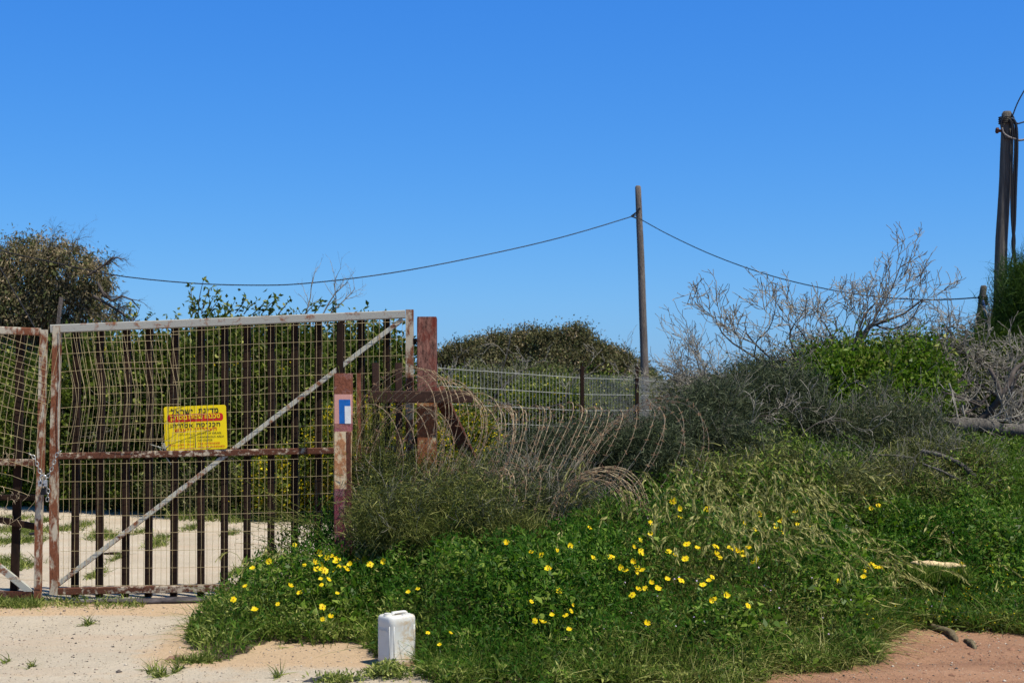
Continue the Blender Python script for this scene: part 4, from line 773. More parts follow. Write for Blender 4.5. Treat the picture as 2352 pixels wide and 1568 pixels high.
sh('hazy low green scrub on the skyline right of the slim pole', [(1620, 905, 130, 38, 22, .7), (1780, 870, 110, 40, 21, .7), (1900, 830, 110, 45, 20, .6), (2100, 810, 110, 30, 20, .6)], [LY('l_olive', 18000, .07, .022, 700, .1, mode='leafV')], nl=60, r=.012, bark='twig', lv=2, cnt=(4, 4), lens=(.5, .3), nm='scrub_bush')
tam = [E(2330, 720, 45, 90, 17, .5), E(2310, 790, 60, 60, 16.9, .5), E(2390, 700, 60, 110, 17, .6), E(2270, 800, 45, 35, 16.8, .4), E(2335, 640, 26, 40, 17, .3)]
bush('feathery_tree', 'dark feathery evergreen at the right edge in front of the thick pole', 'tree', tam, [LY('l_feather', 34000, .17, .007, 700, .08, mode='blade', droop=.3, up=(0, 0, 1.0), p=.25)], nl=40, r=.015, bark='twig_dark', lv=1, cnt=(5,), lens=(.5,), trunk='trunk', crown='crown', tw_bias=(0, 0, 1))

# dead bare branches on the right
def deadbush(name, label, mains, rs, lv, cnt, lens, mat='twig', bias=(0, 0, .7), spread=.9, wig=.2, rmin=.0024):
    root = empty(name, mains[0][0], label, 'dead bush', 'bare dead bushes on the right bank'); c_ = sum((m_[0] for m_ in mains), Vector((0, 0, 0)))/len(mains); c_.z -= .12; mains = [[c_]+list(m_) for m_ in mains]; PL = np.array([resample(m_, 8) for m_ in mains]); RR = np.linspace(1, .3, 8)[None]*np.array(rs)[:, None]
    V, F = tubesV(PL, RR, 6); npmesh('main_branches', V, F, M['twig_dark'], root, smooth=True)
    lvls = [(a_, np.maximum(b_, rmin)) for a_, b_ in grow(PL, RR, lv, cnt, lens, bias=bias, spread=spread, wig=wig, k=8, thin=.55)[1:]]
    twigmesh('twigs', lvls, M[mat], root); return root
Yd = 15.2
deadbush('dead_bush', 'tallest bare dead bush reaching into the sky above the bright green bush', [[P(1957, 850, Yd), P(1969, 790, Yd), P(1999, 747, Yd), P(2060, 730, Yd), P(2118, 689, Yd)], [P(1999, 747, Yd), P(2039, 757, Yd), P(2085, 742, Yd), P(2112, 700, Yd)],
   [P(1890, 850, Yd), P(1905, 790, Yd), P(1922, 755, Yd), P(1915, 725, Yd)], [P(1960, 800, Yd), P(1975, 755, Yd), P(1985, 715, Yd), P(1982, 690, Yd)], [P(2000, 750, Yd), P(2030, 690, Yd), P(2050, 660, Yd), P(2075, 590, Yd)], [P(1930, 820, Yd), P(1900, 750, Yd), P(1885, 735, Yd), P(1892, 705, Yd)], [P(1960, 790, Yd), P(2000, 700, Yd), P(2040, 700, Yd), P(2065, 660, Yd)]],
   [.030, .018, .016, .014, .014, .012, .014], 4, (4, 3, 3, 2), (.42, .28, .19, .12), mat='twig', bias=(0, 0, .4), wig=.17, rmin=.0034)
deadbush('dead_bush', 'wide bare dead bush with upright twigs above the tall dark shrub', [[P(1900, 862, 14.6), P(1813, 830, 14.6), P(1755, 833, 14.6), P(1696, 860, 14.6)], [P(1800, 850, 14.6), P(1745, 800, 14.6), P(1712, 760, 14.6), P(1715, 725, 14.6)], [P(1790, 850, 14.6), P(1700, 800, 14.6), P(1655, 760, 14.6), P(1640, 715, 14.6)],
   [P(1850, 850, 14.6), P(1815, 790, 14.6), P(1820, 750, 14.6), P(1842, 725, 14.6)], [P(1870, 860, 14.6), P(1860, 800, 14.6), P(1843, 765, 14.6), P(1815, 735, 14.6)], [P(1760, 860, 14.6), P(1730, 800, 14.6), P(1770, 750, 14.6), P(1775, 720, 14.6)]],
   [.026, .014, .014, .012, .012, .012], 4, (4, 3, 3, 2), (.40, .27, .18, .11), bias=(-.2, 0, .35), wig=.17, rmin=.0034)
deadbush('dead_bush', 'low spreading bare twigs at the left end of the bank beside the fence corner', [[P(1700, 880, 13.8), P(1640, 868, 13.8), P(1580, 865, 13.8), P(1520, 850, 13.8)], [P(1680, 960, 13.5), P(1620, 920, 13.5), P(1570, 900, 13.5), P(1560, 880, 13.5)], [P(1690, 960, 13.4), P(1640, 900, 13.4), P(1610, 860, 13.4), P(1595, 800, 13.4)], [P(1700, 940, 13.3), P(1660, 930, 13.3), P(1600, 940, 13.3), P(1570, 960, 13.3)]],
   [.018, .014, .012, .012], 4, (8, 4, 3, 2), (.36, .25, .17, .11), bias=(-.1, 0, .4), wig=.17)
deadbush('dead_bush', 'dense pale twig thicket above the fallen log', [[P(2352, 960, 14.8), P(2280, 900, 14.8), P(2200, 860, 14.8), P(2130, 830, 14.8)], [P(2352, 900, 14.8), P(2290, 860, 14.8), P(2230, 820, 14.8), P(2180, 790, 14.8)], [P(2300, 960, 14.6), P(2250, 920, 14.6), P(2190, 910, 14.6), P(2140, 890, 14.6)], [P(2380, 870, 14.8), P(2330, 850, 14.8), P(2280, 840, 14.8), P(2250, 825, 14.8)], [P(2200, 950, 14.8), P(2190, 880, 14.8), P(2170, 820, 14.8), P(2160, 780, 14.8)], [P(2340, 950, 14.5), P(2320, 900, 14.5), P(2340, 860, 14.5), P(2352, 830, 14.5)]],
   [.026]*6, 4, (7, 4, 3, 2), (.42, .3, .2, .13), bias=(-.1, 0, .15), wig=.15, spread=1.4, rmin=.0032)
deadbush('dead_bush', 'thin bare arching twigs against the sky left of the stump pole', [[P(2060, 860, 16), P(2100, 770, 16), P(2140, 735, 16), P(2200, 755, 16)], [P(2200, 860, 16), P(2185, 780, 16), P(2180, 720, 16), P(2172, 660, 16)], [P(2180, 860, 16), P(2175, 800, 16), P(2160, 770, 16), P(2140, 750, 16)], [P(2150, 860, 16), P(2130, 800, 16), P(2150, 760, 16), P(2170, 750, 16)], [P(2080, 850, 16), P(2060, 800, 16), P(2040, 780, 16), P(2020, 770, 16)]],
   [.010]*5, 3, (4, 3, 2), (.28, .2, .13), bias=(0, 0, .5), wig=.15)
deadbush('dead_bush', 'tangle of pale twigs caught in the dark shrub at the bank middle', [[P(1760, 980, 12.6), P(1800, 950, 12.5), P(1850, 935, 12.4), P(1900, 940, 12.4)], [P(1830, 1010, 12.2), P(1860, 980, 12.2), P(1910, 965, 12.2), P(1960, 970, 12.2)], [P(1700, 1000, 12.2), P(1730, 960, 12.2), P(1780, 950, 12.2), P(1790, 920, 12.2)], [P(1640, 1010, 11.7), P(1660, 980, 11.7), P(1720, 975, 11.7), P(1740, 960, 11.7)]],
   [.008]*4, 3, (4, 3, 2), (.3, .2, .12), bias=(0, 0, .2), wig=.25)
deadbush('dead_bush', 'bare grey stems among the scrub beyond the wire fence', [[P(1130, 930, 28.5), P(1160, 880, 28.5), P(1200, 850, 28.5), P(1230, 840, 28.5)], [P(1170, 930, 28.5), P(1150, 870, 28.5), P(1160, 830, 28.5), P(1165, 800, 28.5)], [P(1040, 900, 28.5), P(1041, 860, 28.5), P(1043, 840, 28.5), P(1042, 815, 28.5)], [P(1290, 930, 29), P(1310, 880, 29), P(1340, 850, 29), P(1360, 830, 29)], [P(1400, 920, 32), P(1420, 880, 32), P(1440, 850, 32), P(1445, 830, 32)]],
   [.018]*5, 3, (4, 3, 2), (.5, .34, .2), bias=(0, 0, .3), wig=.2, rmin=.004)
# fallen log with its dark limb
lg = P(2260, 985, 13.6); log = empty('fallen_log', lg, 'pale cracked dead trunk lying on the right bank with a dark forked limb', 'log')
mb = MB(); q = resample([P(2165, 962, 13.1), P(2200, 974, 13.15), P(2250, 976, 13.2), P(2310, 986, 13.2), P(2420, 992, 13.3)], 22); rr_ = random.Random(3)
mb.tube([Vector(p)+Vector((0, 0, rr_.uniform(-.008, .008))) for p in q], [(.02+.045*min(1, i/5))*rr_.uniform(.84, 1.14) for i in range(22)], 11); mb.build('trunk', M['log'], log, True)
mb = MB(); mb.tube(resample([P(2215, 988, 13.45), P(2250, 965, 13.4), P(2280, 935, 13.35), P(2296, 912, 13.3), P(2290, 880, 13.3), P(2272, 845, 13.3)], 16), list(np.linspace(.04, .018, 16)), 8); mb.tube(resample([P(2294, 915, 13.3), P(2318, 880, 13.3), P(2330, 850, 13.35), P(2352, 835, 13.4), P(2400, 820, 13.5)], 12), list(np.linspace(.028, .016, 12)), 7)
mb.tube(resample([P(2160, 945, 13.4), P(2200, 955, 13.4), P(2250, 930, 13.4), P(2270, 905, 13.4)], 10), .012, 6); mb.tube(resample([P(2165, 900, 13.3), P(2210, 915, 13.3), P(2260, 935, 13.3)], 10), .012, 6); mb.build('limb', M['twig_dark'], log, True)
PL = np.array([resample([P(a, b, 13.2), P((a+c)/2, (b+d)/2+random.uniform(-12, 12), 13.2), P(c, d, 13.2)], 6) for a, b, c, d in [(2170, 965, 2230, 1000), (2210, 930, 2235, 1060), (2180, 880, 2200, 960), (2260, 1000, 2330, 900), (2300, 1010, 2352, 960), (2170, 990, 2150, 950), (2240, 960, 2352, 950), (2330, 1000, 2290, 900)]])
twigmesh('twigs', grow(PL, np.full((8, 6), .009), 2, (6, 4), (.35, .2), wig=.2), M['twig'], log)
def br(lab, pts, r0, r1, mat='log', nm='fallen_branch'):
    mb = MB(); mb.tube(resample(pts, 16), list(np.linspace(r0, r1, 16)), 7); tag(mb.build(nm, M[mat], None, True), lab, 'branch', 'fallen branches in the grass on the right bank')
br('thick curved brown branch arching down into the grass below the log', [P(2115, 1035, 11.6), P(2160, 1045, 11.5), P(2205, 1065, 11.45), P(2240, 1095, 11.4)], .016, .022)
br('thin straight branch sloping through the grass below the curved one', [P(2120, 1065, 11.3), P(2160, 1080, 11.2), P(2190, 1095, 11.2), P(2225, 1112, 11.2)], .008, .011)
br('pale twig lying level in the shrub left of the curved branch', [P(2020, 1045, 11.6), P(2060, 1046, 11.6), P(2100, 1052, 11.6)], .009, .010)
br('dry stick lying in the grass at the far right edge', [P(2250, 1172, 10.9), P(2290, 1182, 10.9), P(2330, 1190, 10.9), P(2380, 1180, 10.9)], .010, .006)

# ------------------------------------------------------------------ ground cover
def sample(n, x0, x1, y0, y1, dens):
    x = rng.uniform(x0, x1, n); y = rng.uniform(y0, y1, n); k = rng.random(n) < dens(x, y); return x[k], y[k]
def vis(x, y): return veg(x, y).astype(float)
def cover(name, label, n, box_, dens, L, W, mat, mode='leafU', z0=0, z1=1, hp=.6, up=(0, 0, .5), droop=.4, seg=3, fromground=False, hs=1.0):
    x, y = sample(n, *box_, dens); n = len(x); h = hcan(x, y)*hs; z = zg(x, y) + (0 if fromground else 1)*h*(z0+(z1-z0)*rng.random(n)**hp)
    B = np.stack([x, y, z], -1); D = unit(rng.normal(size=(n, 3))*.7+np.array(up)); l = L*rng.uniform(.5, 1.4, n); w = W*rng.uniform(.6, 1.3, n)
    cl = vn(x, y, 6, 11)*.5+rng.random(n)*.5
    if fromground: l = np.minimum(l, h*2.2+.03)
    if mode == 'leafU': V, F = leafU(B, D, l, w, .55); rn = np.repeat(cl, 4)
    elif mode == 'leafV': V, F = leafV(B, D, l, w); rn = np.repeat(cl, 4)
    else: V, F = bladeV(B, D, l, w, droop, seg); rn = np.repeat(cl, 2*(seg+1))
    o = npmesh(name, V, F, M[mat], rnd=rn); tag(o, label, 'ground cover', kind='stuff'); return o
sh('tall ragged olive weeds between the thorny shrub and the lush verge', [(870, 1215, 60, 28, 9.9, .15), (1000, 1225, 80, 26, 9.8, .15), (1180, 1225, 90, 28, 9.8, .15), (1420, 1215, 80, 30, 9.9, .15)],
   [LY('l_thorn', 9000, .12, .0045, 500, .05, mode='blade', droop=.5, up=(0, 0, 1.2), p=.3)], nl=0)
sh('pale dry stemmed scrub and weeds between the dark shrubs and the flowering verge', [(1620, 1120, 110, 50, 11.2, .3), (1780, 1105, 110, 60, 11.4, .35), (1920, 1130, 110, 50, 11.3, .35), (2050, 1120, 100, 50, 11.6, .35)],
   [LY('l_olive', 26000, .08, .0065, 800, .07, **TW), LY('l_thorn', 14000, .09, .007, 500, .07, **TW), LY('l_dry', 5000, .09, .0045, 300, .08, **TW)], nl=90, r=.006, bark='twig', lv=2, cnt=(5, 4), lens=(.3, .18))
sh('low dull brown green scrub around the fallen branches below the log', [(2120, 1080, 90, 55, 12, .35), (2210, 1100, 80, 60, 11.8, .35), (2150, 1160, 100, 45, 11.3, .3)],
   [LY('l_thorn', 20000, .07, .007, 700, .07, **TW), LY('l_olive', 14000, .06, .008, 500, .07, **TW)], nl=70, r=.006, bark='twig', lv=2, cnt=(5, 4), lens=(.3, .18))
BX = (-2.3, 4.4, 7.35, 11.2)
def sm(x, a, b): return sst((x-a)/(b-a))
edge = lambda x, y: np.exp(-np.clip(y-yf(x), 0, 5)/.55)
lush = lambda x, y: vis(x, y)*np.clip(.25+sm(x, -1.7, -1.1)*(1-sm(x, .3, 1.0))*sm(y-yf(x), .3, 1.0)+.55*sm(x, 1.9, 2.4), 0, 1)*(.25+.9*(vn(x, y, 3, 21) > .38))
cover('lush_weeds', 'dense dark green feathery weeds filling the middle of the verge', 210000, BX, lush, .042, .013, 'l_lush', hs=1.25, z0=.1)
pale = lambda x, y: vis(x, y)*np.clip(edge(x, y)*.95+.14, 0, 1)*(.3+.9*(vn(x, y, 3.3, 25) > .42))
cover('pale_weeds', 'olive pale leafy weeds along the front edge of the verge', 190000, BX, pale, .040, .0105, 'l_pale', hs=1.15, z0=.1)
grs = lambda x, y: vis(x, y)*(.25+.75*vn(x, y, 2.1, 31))
cover('grass', 'green grass blades growing through the verge weeds', 52000, BX, grs, .34, .0065, 'l_grass', 'blade', up=(0, 0, 1.5), fromground=True, seg=4, droop=.9, hs=1.7)
oat = lambda x, y: vis(x, y)*sm(x, .25, .8)*(1-sm(x, 2.3, 2.9))*(.1+.9*(vn(x, y, 2.6, 35) > .45))
cover('dry_grass', 'straw coloured drooping wild grass on the right part of the verge', 24000, BX, oat, .34, .0055, 'l_dry', 'blade', up=(0, 0, 1.3), fromground=True, seg=5, droop=1.5, hs=1.75)
cover('olive_grass', 'olive green arching grass on the right part of the verge', 60000, BX, lambda x, y: vis(x, y)*(sm(x, .1, .9)*.9+.05), .33, .006, 'l_thorn', 'blade', up=(0, 0, 1.2), fromground=True, seg=4, droop=1.1, hs=1.4)
cover('brown_litter', 'dry brown leaf litter under the verge plants', 30000, BX, lambda x, y: vis(x, y)*(.2+.8*sm(x, .3, 1.2)), .05, .006, 'l_red', 'blade', up=(0, 0, .3), fromground=True, seg=2)
BR = (.4, 4.9, 10.6, 15)
cover('bank_weeds', 'mixed green weeds covering the rising bank on the right', 110000, BR, lambda x, y: vis(x, y)*(.3+.7*vn(x, y, 2.2, 41)), .042, .013, 'l_grass', hs=1.4)
cover('bank_dry_stems', 'pale dry stems and grass on the rising bank', 26000, BR, lambda x, y: vis(x, y)*(.15+.85*(vn(x, y, 2, 43) > .5)), .24, .005, 'l_dry', 'blade', up=(0, 0, 1), fromground=True, seg=4, droop=.9, hs=1.6)
cover('bank_grass', 'olive green blades on the rising bank', 60000, BR, lambda x, y: vis(x, y), .25, .006, 'l_thorn', 'blade', up=(0, 0, 1.1), fromground=True, seg=3, droop=.7, hs=1.6)
cover('tall_bank_grass', 'tall fresh green grass at the right edge below the log', 2600, (3.8, 4.9, 10.8, 12.2), lambda x, y: 1.0+0*x, .42, .008, 'l_grass', 'blade', up=(0, 0, 2), seg=4, droop=.35, z1=.3)
# scatter on the sand behind the gate
def tufts():
    sp_ = [(20, 1218, 60), (80, 1222, 50), (150, 1216, 40), (240, 1232, 40), (30, 1190, 40), (100, 1196, 30), (230, 1224, 20), (440, 1212, 20), (530, 1224, 14), (363, 1250, 24), (10, 1290, 40), (50, 1300, 30), (265, 1285, 10), (-20, 1245, 60), (60, 1240, 50), (190, 1206, 24), (320, 1222, 14), (370, 1235, 20), (620, 1188, 30), (545, 1195, 20), (700, 1200, 20), (600, 1310, 26), (540, 1318, 14), (660, 1285, 20), (220, 1320, 16)]
    B = []
    for px, py, w in sp_:
        Y = 1.6*FPX/(py-HZ); n = int(w*16); u = rng.normal(size=(n, 2))*np.array([w*.5/FPX*Y, .16]); B.append(np.stack([(px-CX)/FPX*Y+u[:, 0], Y+u[:, 1]], -1))
    for x0, x1, n in ((-30, 95, 1600), (95, 180, 260), (180, 330, 500), (390, 560, 1700), (560, 700, 1600)):
        px = rng.uniform(x0, x1, n); Y = rng.normal(10.45, .12, n); k = vn(px*.03, Y*0, 1, 51) > .38; B.append(np.stack([(px-CX)/FPX*Y, Y], -1)[k])
    for px, py, w in ((200, 1435, 9), (365, 1552, 16), (15, 1520, 4), (75, 1528, 4), (350, 1540, 8), (640, 1556, 7), (405, 1540, 8), (450, 1520, 60), (500, 1545, 0)):
        Y = 1.6*FPX/(py-HZ); n = w*7; u = rng.normal(size=(n, 2))*np.array([max(w, 1)*.4/FPX*Y, .035]); B.append(np.stack([(px-CX)/FPX*Y+u[:, 0], Y+u[:, 1]], -1))
    B = np.concatenate(B); n = len(B); Bz = np.column_stack([B, zg(B[:, 0], B[:, 1])]); D = unit(rng.normal(size=(n, 3))*.8+np.array([0, 0, .9])); V, F = bladeV(Bz, D, rng.uniform(.03, .12, n), np.full(n, .008), .5, 2)
    tag(npmesh('weed_tufts', V, F, M['l_pale'], rnd=np.repeat(rng.random(n), 6)), 'small weed tufts growing on the sand around the gate foot', 'weeds', kind='stuff')
tufts()
x, y = sample(26000, -10, -.9, 16.8, 22, lambda a, b: (b > np.interp(a, [-10, -5.2, -4.2, -3.4, -1], [19.2, 19.0, 17.2, 16.7, 16.7])+.3*(vn(a, b, 2, 3)-.5))*1.0)
n = len(x); V, F = bladeV(np.stack([x, y, zg(x, y)], -1), unit(rng.normal(size=(n, 3))*.5+np.array([0, 0, 1])), rng.uniform(.1, .3, n), np.full(n, .014), .5, 2)
tag(npmesh('far_grass', V, F, M['l_pale'], rnd=np.repeat(rng.random(n), 6)), 'grass band along the foot of the bushes behind the gate', 'grass', kind='stuff')

# straggling sprouts along the front edge, and arching tufts of drooping grass
x, y = sample(9000, -2.4, 4.4, 7.4, 10.6, lambda a, b: ((np.abs(b-yf(a)) < .22*rng.random(len(a))**2+.02) & (a > -2.2))*.75)
n = len(x); B = np.stack([x, y, zg(x, y)], -1); V, F = bladeV(B, unit(rng.normal(size=(n, 3))*.9+np.array([0, -.3, .7])), rng.uniform(.03, .11, n), np.full(n, .008), .6, 2)
tag(npmesh('edge_sprouts', V, F, M['l_pale'], rnd=np.repeat(rng.random(n), 6)), 'small sprouts straggling out of the verge onto the sand', 'weeds', kind='stuff')
def fountain(px, py, Y, n, L, mat, lab, name='grass_tuft'):
    x = (px-CX)/FPX*Y; z = zgf(x, Y); B = np.array([x, Y, z])+rng.normal(size=(n, 3))*np.array([.07, .05, .0]); D = unit(rng.normal(size=(n, 3))*np.array([.45, .4, .1])+np.array([.12, -.15, 1])); V, F = bladeV(B, D, L*rng.uniform(.6, 1.2, n), rng.uniform(.004, .008, n), 1.5, 7)
    ns_ = int(n*1.3); k = rng.integers(0, n, ns_); VV = V.reshape(n, 16, 3); tt_ = rng.random(ns_)[:, None]; tipv = VV[k, 11]*(1-tt_)+VV[k, 14]*tt_; l = leafV(tipv, unit(unit(VV[k, 14]-VV[k, 11])+rng.normal(size=(ns_, 3))*.12), rng.uniform(.06, .11, ns_), np.full(ns_, .0095))
    r = empty(name, (x, Y, z), lab, 'grass tuft', 'drooping grass tufts on the verge'); npmesh('blades', V, F, M[mat], r, rnd=np.repeat(rng.random(n), 16)); npmesh('seed_heads', *l, M['l_dry'], r, rnd=rng.random(len(l[0])))
for px, Y, n, L, mt, lab in ((1600, 10.3, 110, .62, 'l_thorn', 'tall arching grass tuft beside the right end of the low barbed bundle'), (1690, 10.1, 120, .66, 'l_thorn', 'tallest arching grass tuft with pale heads right of the barbed bundle'),
      (1790, 10.2, 120, .6, 'l_thorn', 'arching grass tuft below the dark shrub in the upper verge'), (1560, 9.5, 90, .42, 'l_dry', 'straw coloured tuft left of the drooping grass group'), (1640, 9.3, 90, .44, 'l_dry', 'straw tuft in the drooping grass above the red dirt tip'),
      (1860, 9.4, 110, .48, 'l_dry', 'pale drooping tuft left of the small daisy cluster'), (1800, 8.9, 110, .46, 'l_dry', 'pale golden drooping tuft near the verge front'), (1900, 8.8, 90, .42, 'l_dry', 'drooping straw tuft right of the golden one'),
      (1720, 8.5, 80, .36, 'l_thorn', 'olive tuft at the verge front above the dirt'), (2150, 10.6, 90, .46, 'l_thorn', 'arching tuft behind the pale stone'), (1480, 10.0, 60, .42, 'l_grass', 'broad green blade tuft below the barbed bundle'), (2010, 10.3, 80, .42, 'l_thorn', 'olive grass tuft up the bank left of the pale stone'),
      (840, 9.95, 60, .42, 'l_thorn', 'olive tuft right of the painted post foot'), (910, 9.75, 70, .40, 'l_thorn', 'olive tuft before the thorny shrub'), (1000, 9.7, 60, .36, 'l_grass', 'green tuft before the grey dry shrub'), (1110, 9.7, 60, .38, 'l_thorn', 'tuft below the loose barbed loops'), (740, 10.0, 60, .40, 'l_thorn', 'thin tuft left of the painted post foot'), (1260, 9.8, 60, .36, 'l_grass', 'green tuft at the foot of the barbed bundle'), (1640, 10.6, 110, .8, 'l_dry', 'very tall pale grass tuft against the dark shrub'), (1740, 10.5, 110, .78, 'l_thorn', 'very tall olive grass tuft against the dark shrub'), (1860, 10.6, 90, .62, 'l_dry', 'tall pale grass tuft up the bank'), (1330, 8.2, 60, .3, 'l_pale', 'pale tuft at the verge front centre'), (2290, 9.6, 70, .34, 'l_thorn', 'low tuft at the right edge above the dirt')):
    fountain(px, 0, Y, n, L, mt, lab)

# broad leaved weeds in patches, and bleached dead stems
c = [(-1.6, 9.6), (-1.2, 9.2), (-.4, 9.4), (.1, 10.0), (.5, 9.1), (.9, 10.4), (1.6, 9.8), (2.1, 10.4), (2.5, 11.0), (2.9, 10.5), (2.7, 11.8), (3.3, 10.9), (2.2, 9.6), (.2, 8.4), (1.3, 8.3), (-1.0, 10.0), (1.9, 11.3), (.6, 10.2), (3.0, 9.9), (-.1, 8.7), (3.6, 10.2), (2.0, 8.8)]
k = rng.integers(0, len(c), 5200); xy = np.array(c)[k]+rng.normal(size=(5200, 2))*np.array([.15, .2]); m_ = veg(xy[:, 0], xy[:, 1]); xy = xy[m_]; n = len(xy); h = hcan(xy[:, 0], xy[:, 1]); B = np.column_stack([xy, zg(xy[:, 0], xy[:, 1])+h*rng.uniform(.4, 1.15, n)])
V, F = leafU(B, rdir(n, (0, -.3, .3)), rng.uniform(.04, .085, n), rng.uniform(.025, .05, n), .7); tag(npmesh('broad_leaf_weeds', V, F, M['l_bright'], rnd=np.repeat(rng.random(n), 4)), 'patches of broad leaved bright green weeds in the verge', 'weeds', kind='stuff')
x, y = sample(5200, *BX, lambda a, b: vis(a, b)*(.15+.85*sst((a-.2)/1.2))*(vn(a, b, 1.8, 61) > .45)*(b > 9.3)*.45); n = len(x); V, F = bladeV(np.stack([x, y, zg(x, y)], -1), unit(rng.normal(size=(n, 3))*.35+np.array([0, 0, 1])), rng.uniform(.2, .42, n), np.full(n, .0045), .8, 4)
m_s = leafmat('bleached_stem', [(0, (.25, .2, .12)), (.5, (.45, .4, .28)), (1, (.7, .66, .5))], .7, .1, (.5, .45, .3)); tag(npmesh('dead_stems', V, F, m_s, rnd=np.repeat(rng.random(n), 10)), 'bleached dead stems standing among the weeds', 'dead stems', kind='stuff')

tf = []
for i in range(26):
    px = 1180+i*44+rr_.uniform(-20, 20); Y = rr_.uniform(10.1, 11.2)+(.5 if px > 1900 else 0)
    where = 'below the long barbed coil' if px < 1400 else 'before the dark shrub, verge centre' if px < 1700 else 'above the drooping dry grass' if px < 1950 else 'high on the right bank'
    tf.append((px, Y, rr_.uniform(.36, .62) if px < 1900 else rr_.uniform(.3, .45), i % 3, where))
for px, Y, L_, m_, where in tf:
    same = sorted(q[0] for q in tf if q[3] == m_ and q[4] == where); od = ['first', 'second', 'third', 'fourth', 'fifth'][same.index(px)]
    fountain(px, 0, Y, 55, L_, ('l_grass', 'l_thorn', 'l_dry')[m_], ('%s %s tuft from left %s' % (od, ('bright green', 'olive', 'straw coloured')[m_], where)) if len(same) > 1 else 'single %s grass tuft %s' % (('bright green', 'olive', 'straw coloured')[m_], where))
# ------------------------------------------------------------------ jerrycan
jc = Vector((P(911, 1523, 8.2).x, 8.2, 0)); jc.z = zgf(jc.x, jc.y)
def jerry():
    root = empty('jerrycan', jc, 'dirty translucent white plastic jerrycan standing on the sand at the weed edge', 'jerrycan')
    m, nt, b = newmat('dirty_white_plastic'); v = objco(nt); n1 = noise(nt, 14, 6, .7, v, .5); n2 = noise(nt, 60, 4, .7, v)
    geo = nt.nodes.new('ShaderNodeSeparateXYZ'); nt.links.new(v, geo.inputs[0])
    side = ramp(nt, geo.outputs[0], [(.0, (.0, .0, .0)), (.06, (1, 1, 1))])
    st = ramp(nt, mth(nt, 'ADD', mth(nt, 'MULTIPLY', n1, .7), mth(nt, 'MULTIPLY', n2, .3)), [(.47, (0, 0, 0)), (.58, (1, 1, 1))])
    f = mth(nt, 'MULTIPLY', st, mth(nt, 'ADD', mth(nt, 'MULTIPLY', side, .55), .08))
    low_ = ramp(nt, geo.outputs[2], [(.0, (1, 1, 1)), (.07, (0, 0, 0))])
    c = mixc(nt, f, (.66, .65, .60), (.50, .31, .11)); c = mixc(nt, mth(nt, 'MULTIPLY', low_, .55), c, (.60, .40, .26))
    nt.links.new(c, b.inputs['Base Color']); b.inputs['Roughness'].default_value = .42; b.inputs['Subsurface Weight'].default_value = .25; b.inputs['Subsurface Radius'].default_value = (.03, .03, .025); b.inputs['Subsurface Scale'].default_value = .6
    rot = Matrix.Rotation(R(40), 4, 'Z'); W, D = .185, .155
    secs = [(0, .90, .03), (.006, .97, .03), (.03, 1, .03), (.05, 1, .03), (.056, .985, .03), (.15, .982, .03), (.235, .985, .03), (.241, 1, .03), (.262, 1, .03), (.274, .985, .03), (.283, .95, .03), (.288, .88, .03), (.290, .78, .03)]
    mb = MB(); n = None; vs = []
    for z, s, r in secs:
        q = rrect(W-(1-s)*.14, D-(1-s)*.14, .034, 6); n = len(q); vs += [jc+(rot @ Vector((x, y, z))) for x, y in q]
    mb.add(vs, [tuple(range(n))[::-1], tuple(range((len(secs)-1)*n, len(secs)*n))]+[(i*n+j, i*n+(j+1) % n, (i+1)*n+(j+1) % n, (i+1)*n+j) for i in range(len(secs)-1) for j in range(n)])
    mb.build('body', m, root, True)
    mb = MB(); q = rrect(.115, .05, .012, 4); n = len(q); vs = [jc+(rot @ Vector((x+.018, y, z))) for z in (.2895, .2903) for x, y in q]; mb.add(vs, [tuple(range(n))[::-1], tuple(range(n, 2*n))]+[(i, (i+1) % n, n+(i+1) % n, n+i) for i in range(n)]); mb.build('grip_recess_shade', plain('recess_shade', (.16, .13, .09), .8, 40, .3, 0), root)  # flat dark plate, its colour stands in for shade in the grip gap
    mb = MB(); 
    for sx, sy in ((1, 1), (1, -1), (-1, 1), (-1, -1)):
        mb.tube([jc+(rot @ Vector((sx*(W/2-.022), sy*(D/2-.0035), z))) for z in (.06, .15, .235)], .0022, 6); mb.tube([jc+(rot @ Vector((sx*(W/2-.0035), sy*(D/2-.022), z))) for z in (.06, .15, .235)], .0022, 6)
    mb.build('ribs', m, root, True)
    mb = MB(); mb.tube(resample([jc+(rot @ Vector(p)) for p in ((.07, 0, .284), (.058, 0, .297), (.0, 0, .298), (-.02, 0, .297), (-.03, 0, .284))], 14), .010, 8)
    mb.build('handle', m, root, True)
    mb = MB(); c = rot @ Vector((-.062, 0, 0)); mb.tube([jc+c+Vector((0, 0, z)) for z in (.284, .293, .294, .302)], [.024, .024, .021, .021], 16); mb.build('spout', m, root)
    mb = MB(); 
    for s in (-1, 1):
        q = rrect(.055, .02, .006, 3); n = len(q); vs = [jc+(rot @ Vector((x+.03, y+s*.05, z))) for z in (.284, .297) for x, y in q]; mb.add(vs, [tuple(range(n))[::-1], tuple(range(n, 2*n))]+[(i, (i+1) % n, n+(i+1) % n, n+i) for i in range(n)])
    mb.build('top_ridge', m, root)
    mb = MB(); RL = rot @ Matrix.Translation((-W/2, 0, .225)) @ Matrix.Rotation(R(90), 4, 'X') @ Matrix.Rotation(R(-90), 4, 'Y')
    for z in (.205, .212, .219): mb.bar(jc+(rot @ Vector((-W/2+.001, -.045, z))), jc+(rot @ Vector((-W/2+.001, .045, z))), .0025, .004, up=rot @ Vector((1, 0, 0)))
    mb.build('embossed_lines', m, root); return root
jerry()

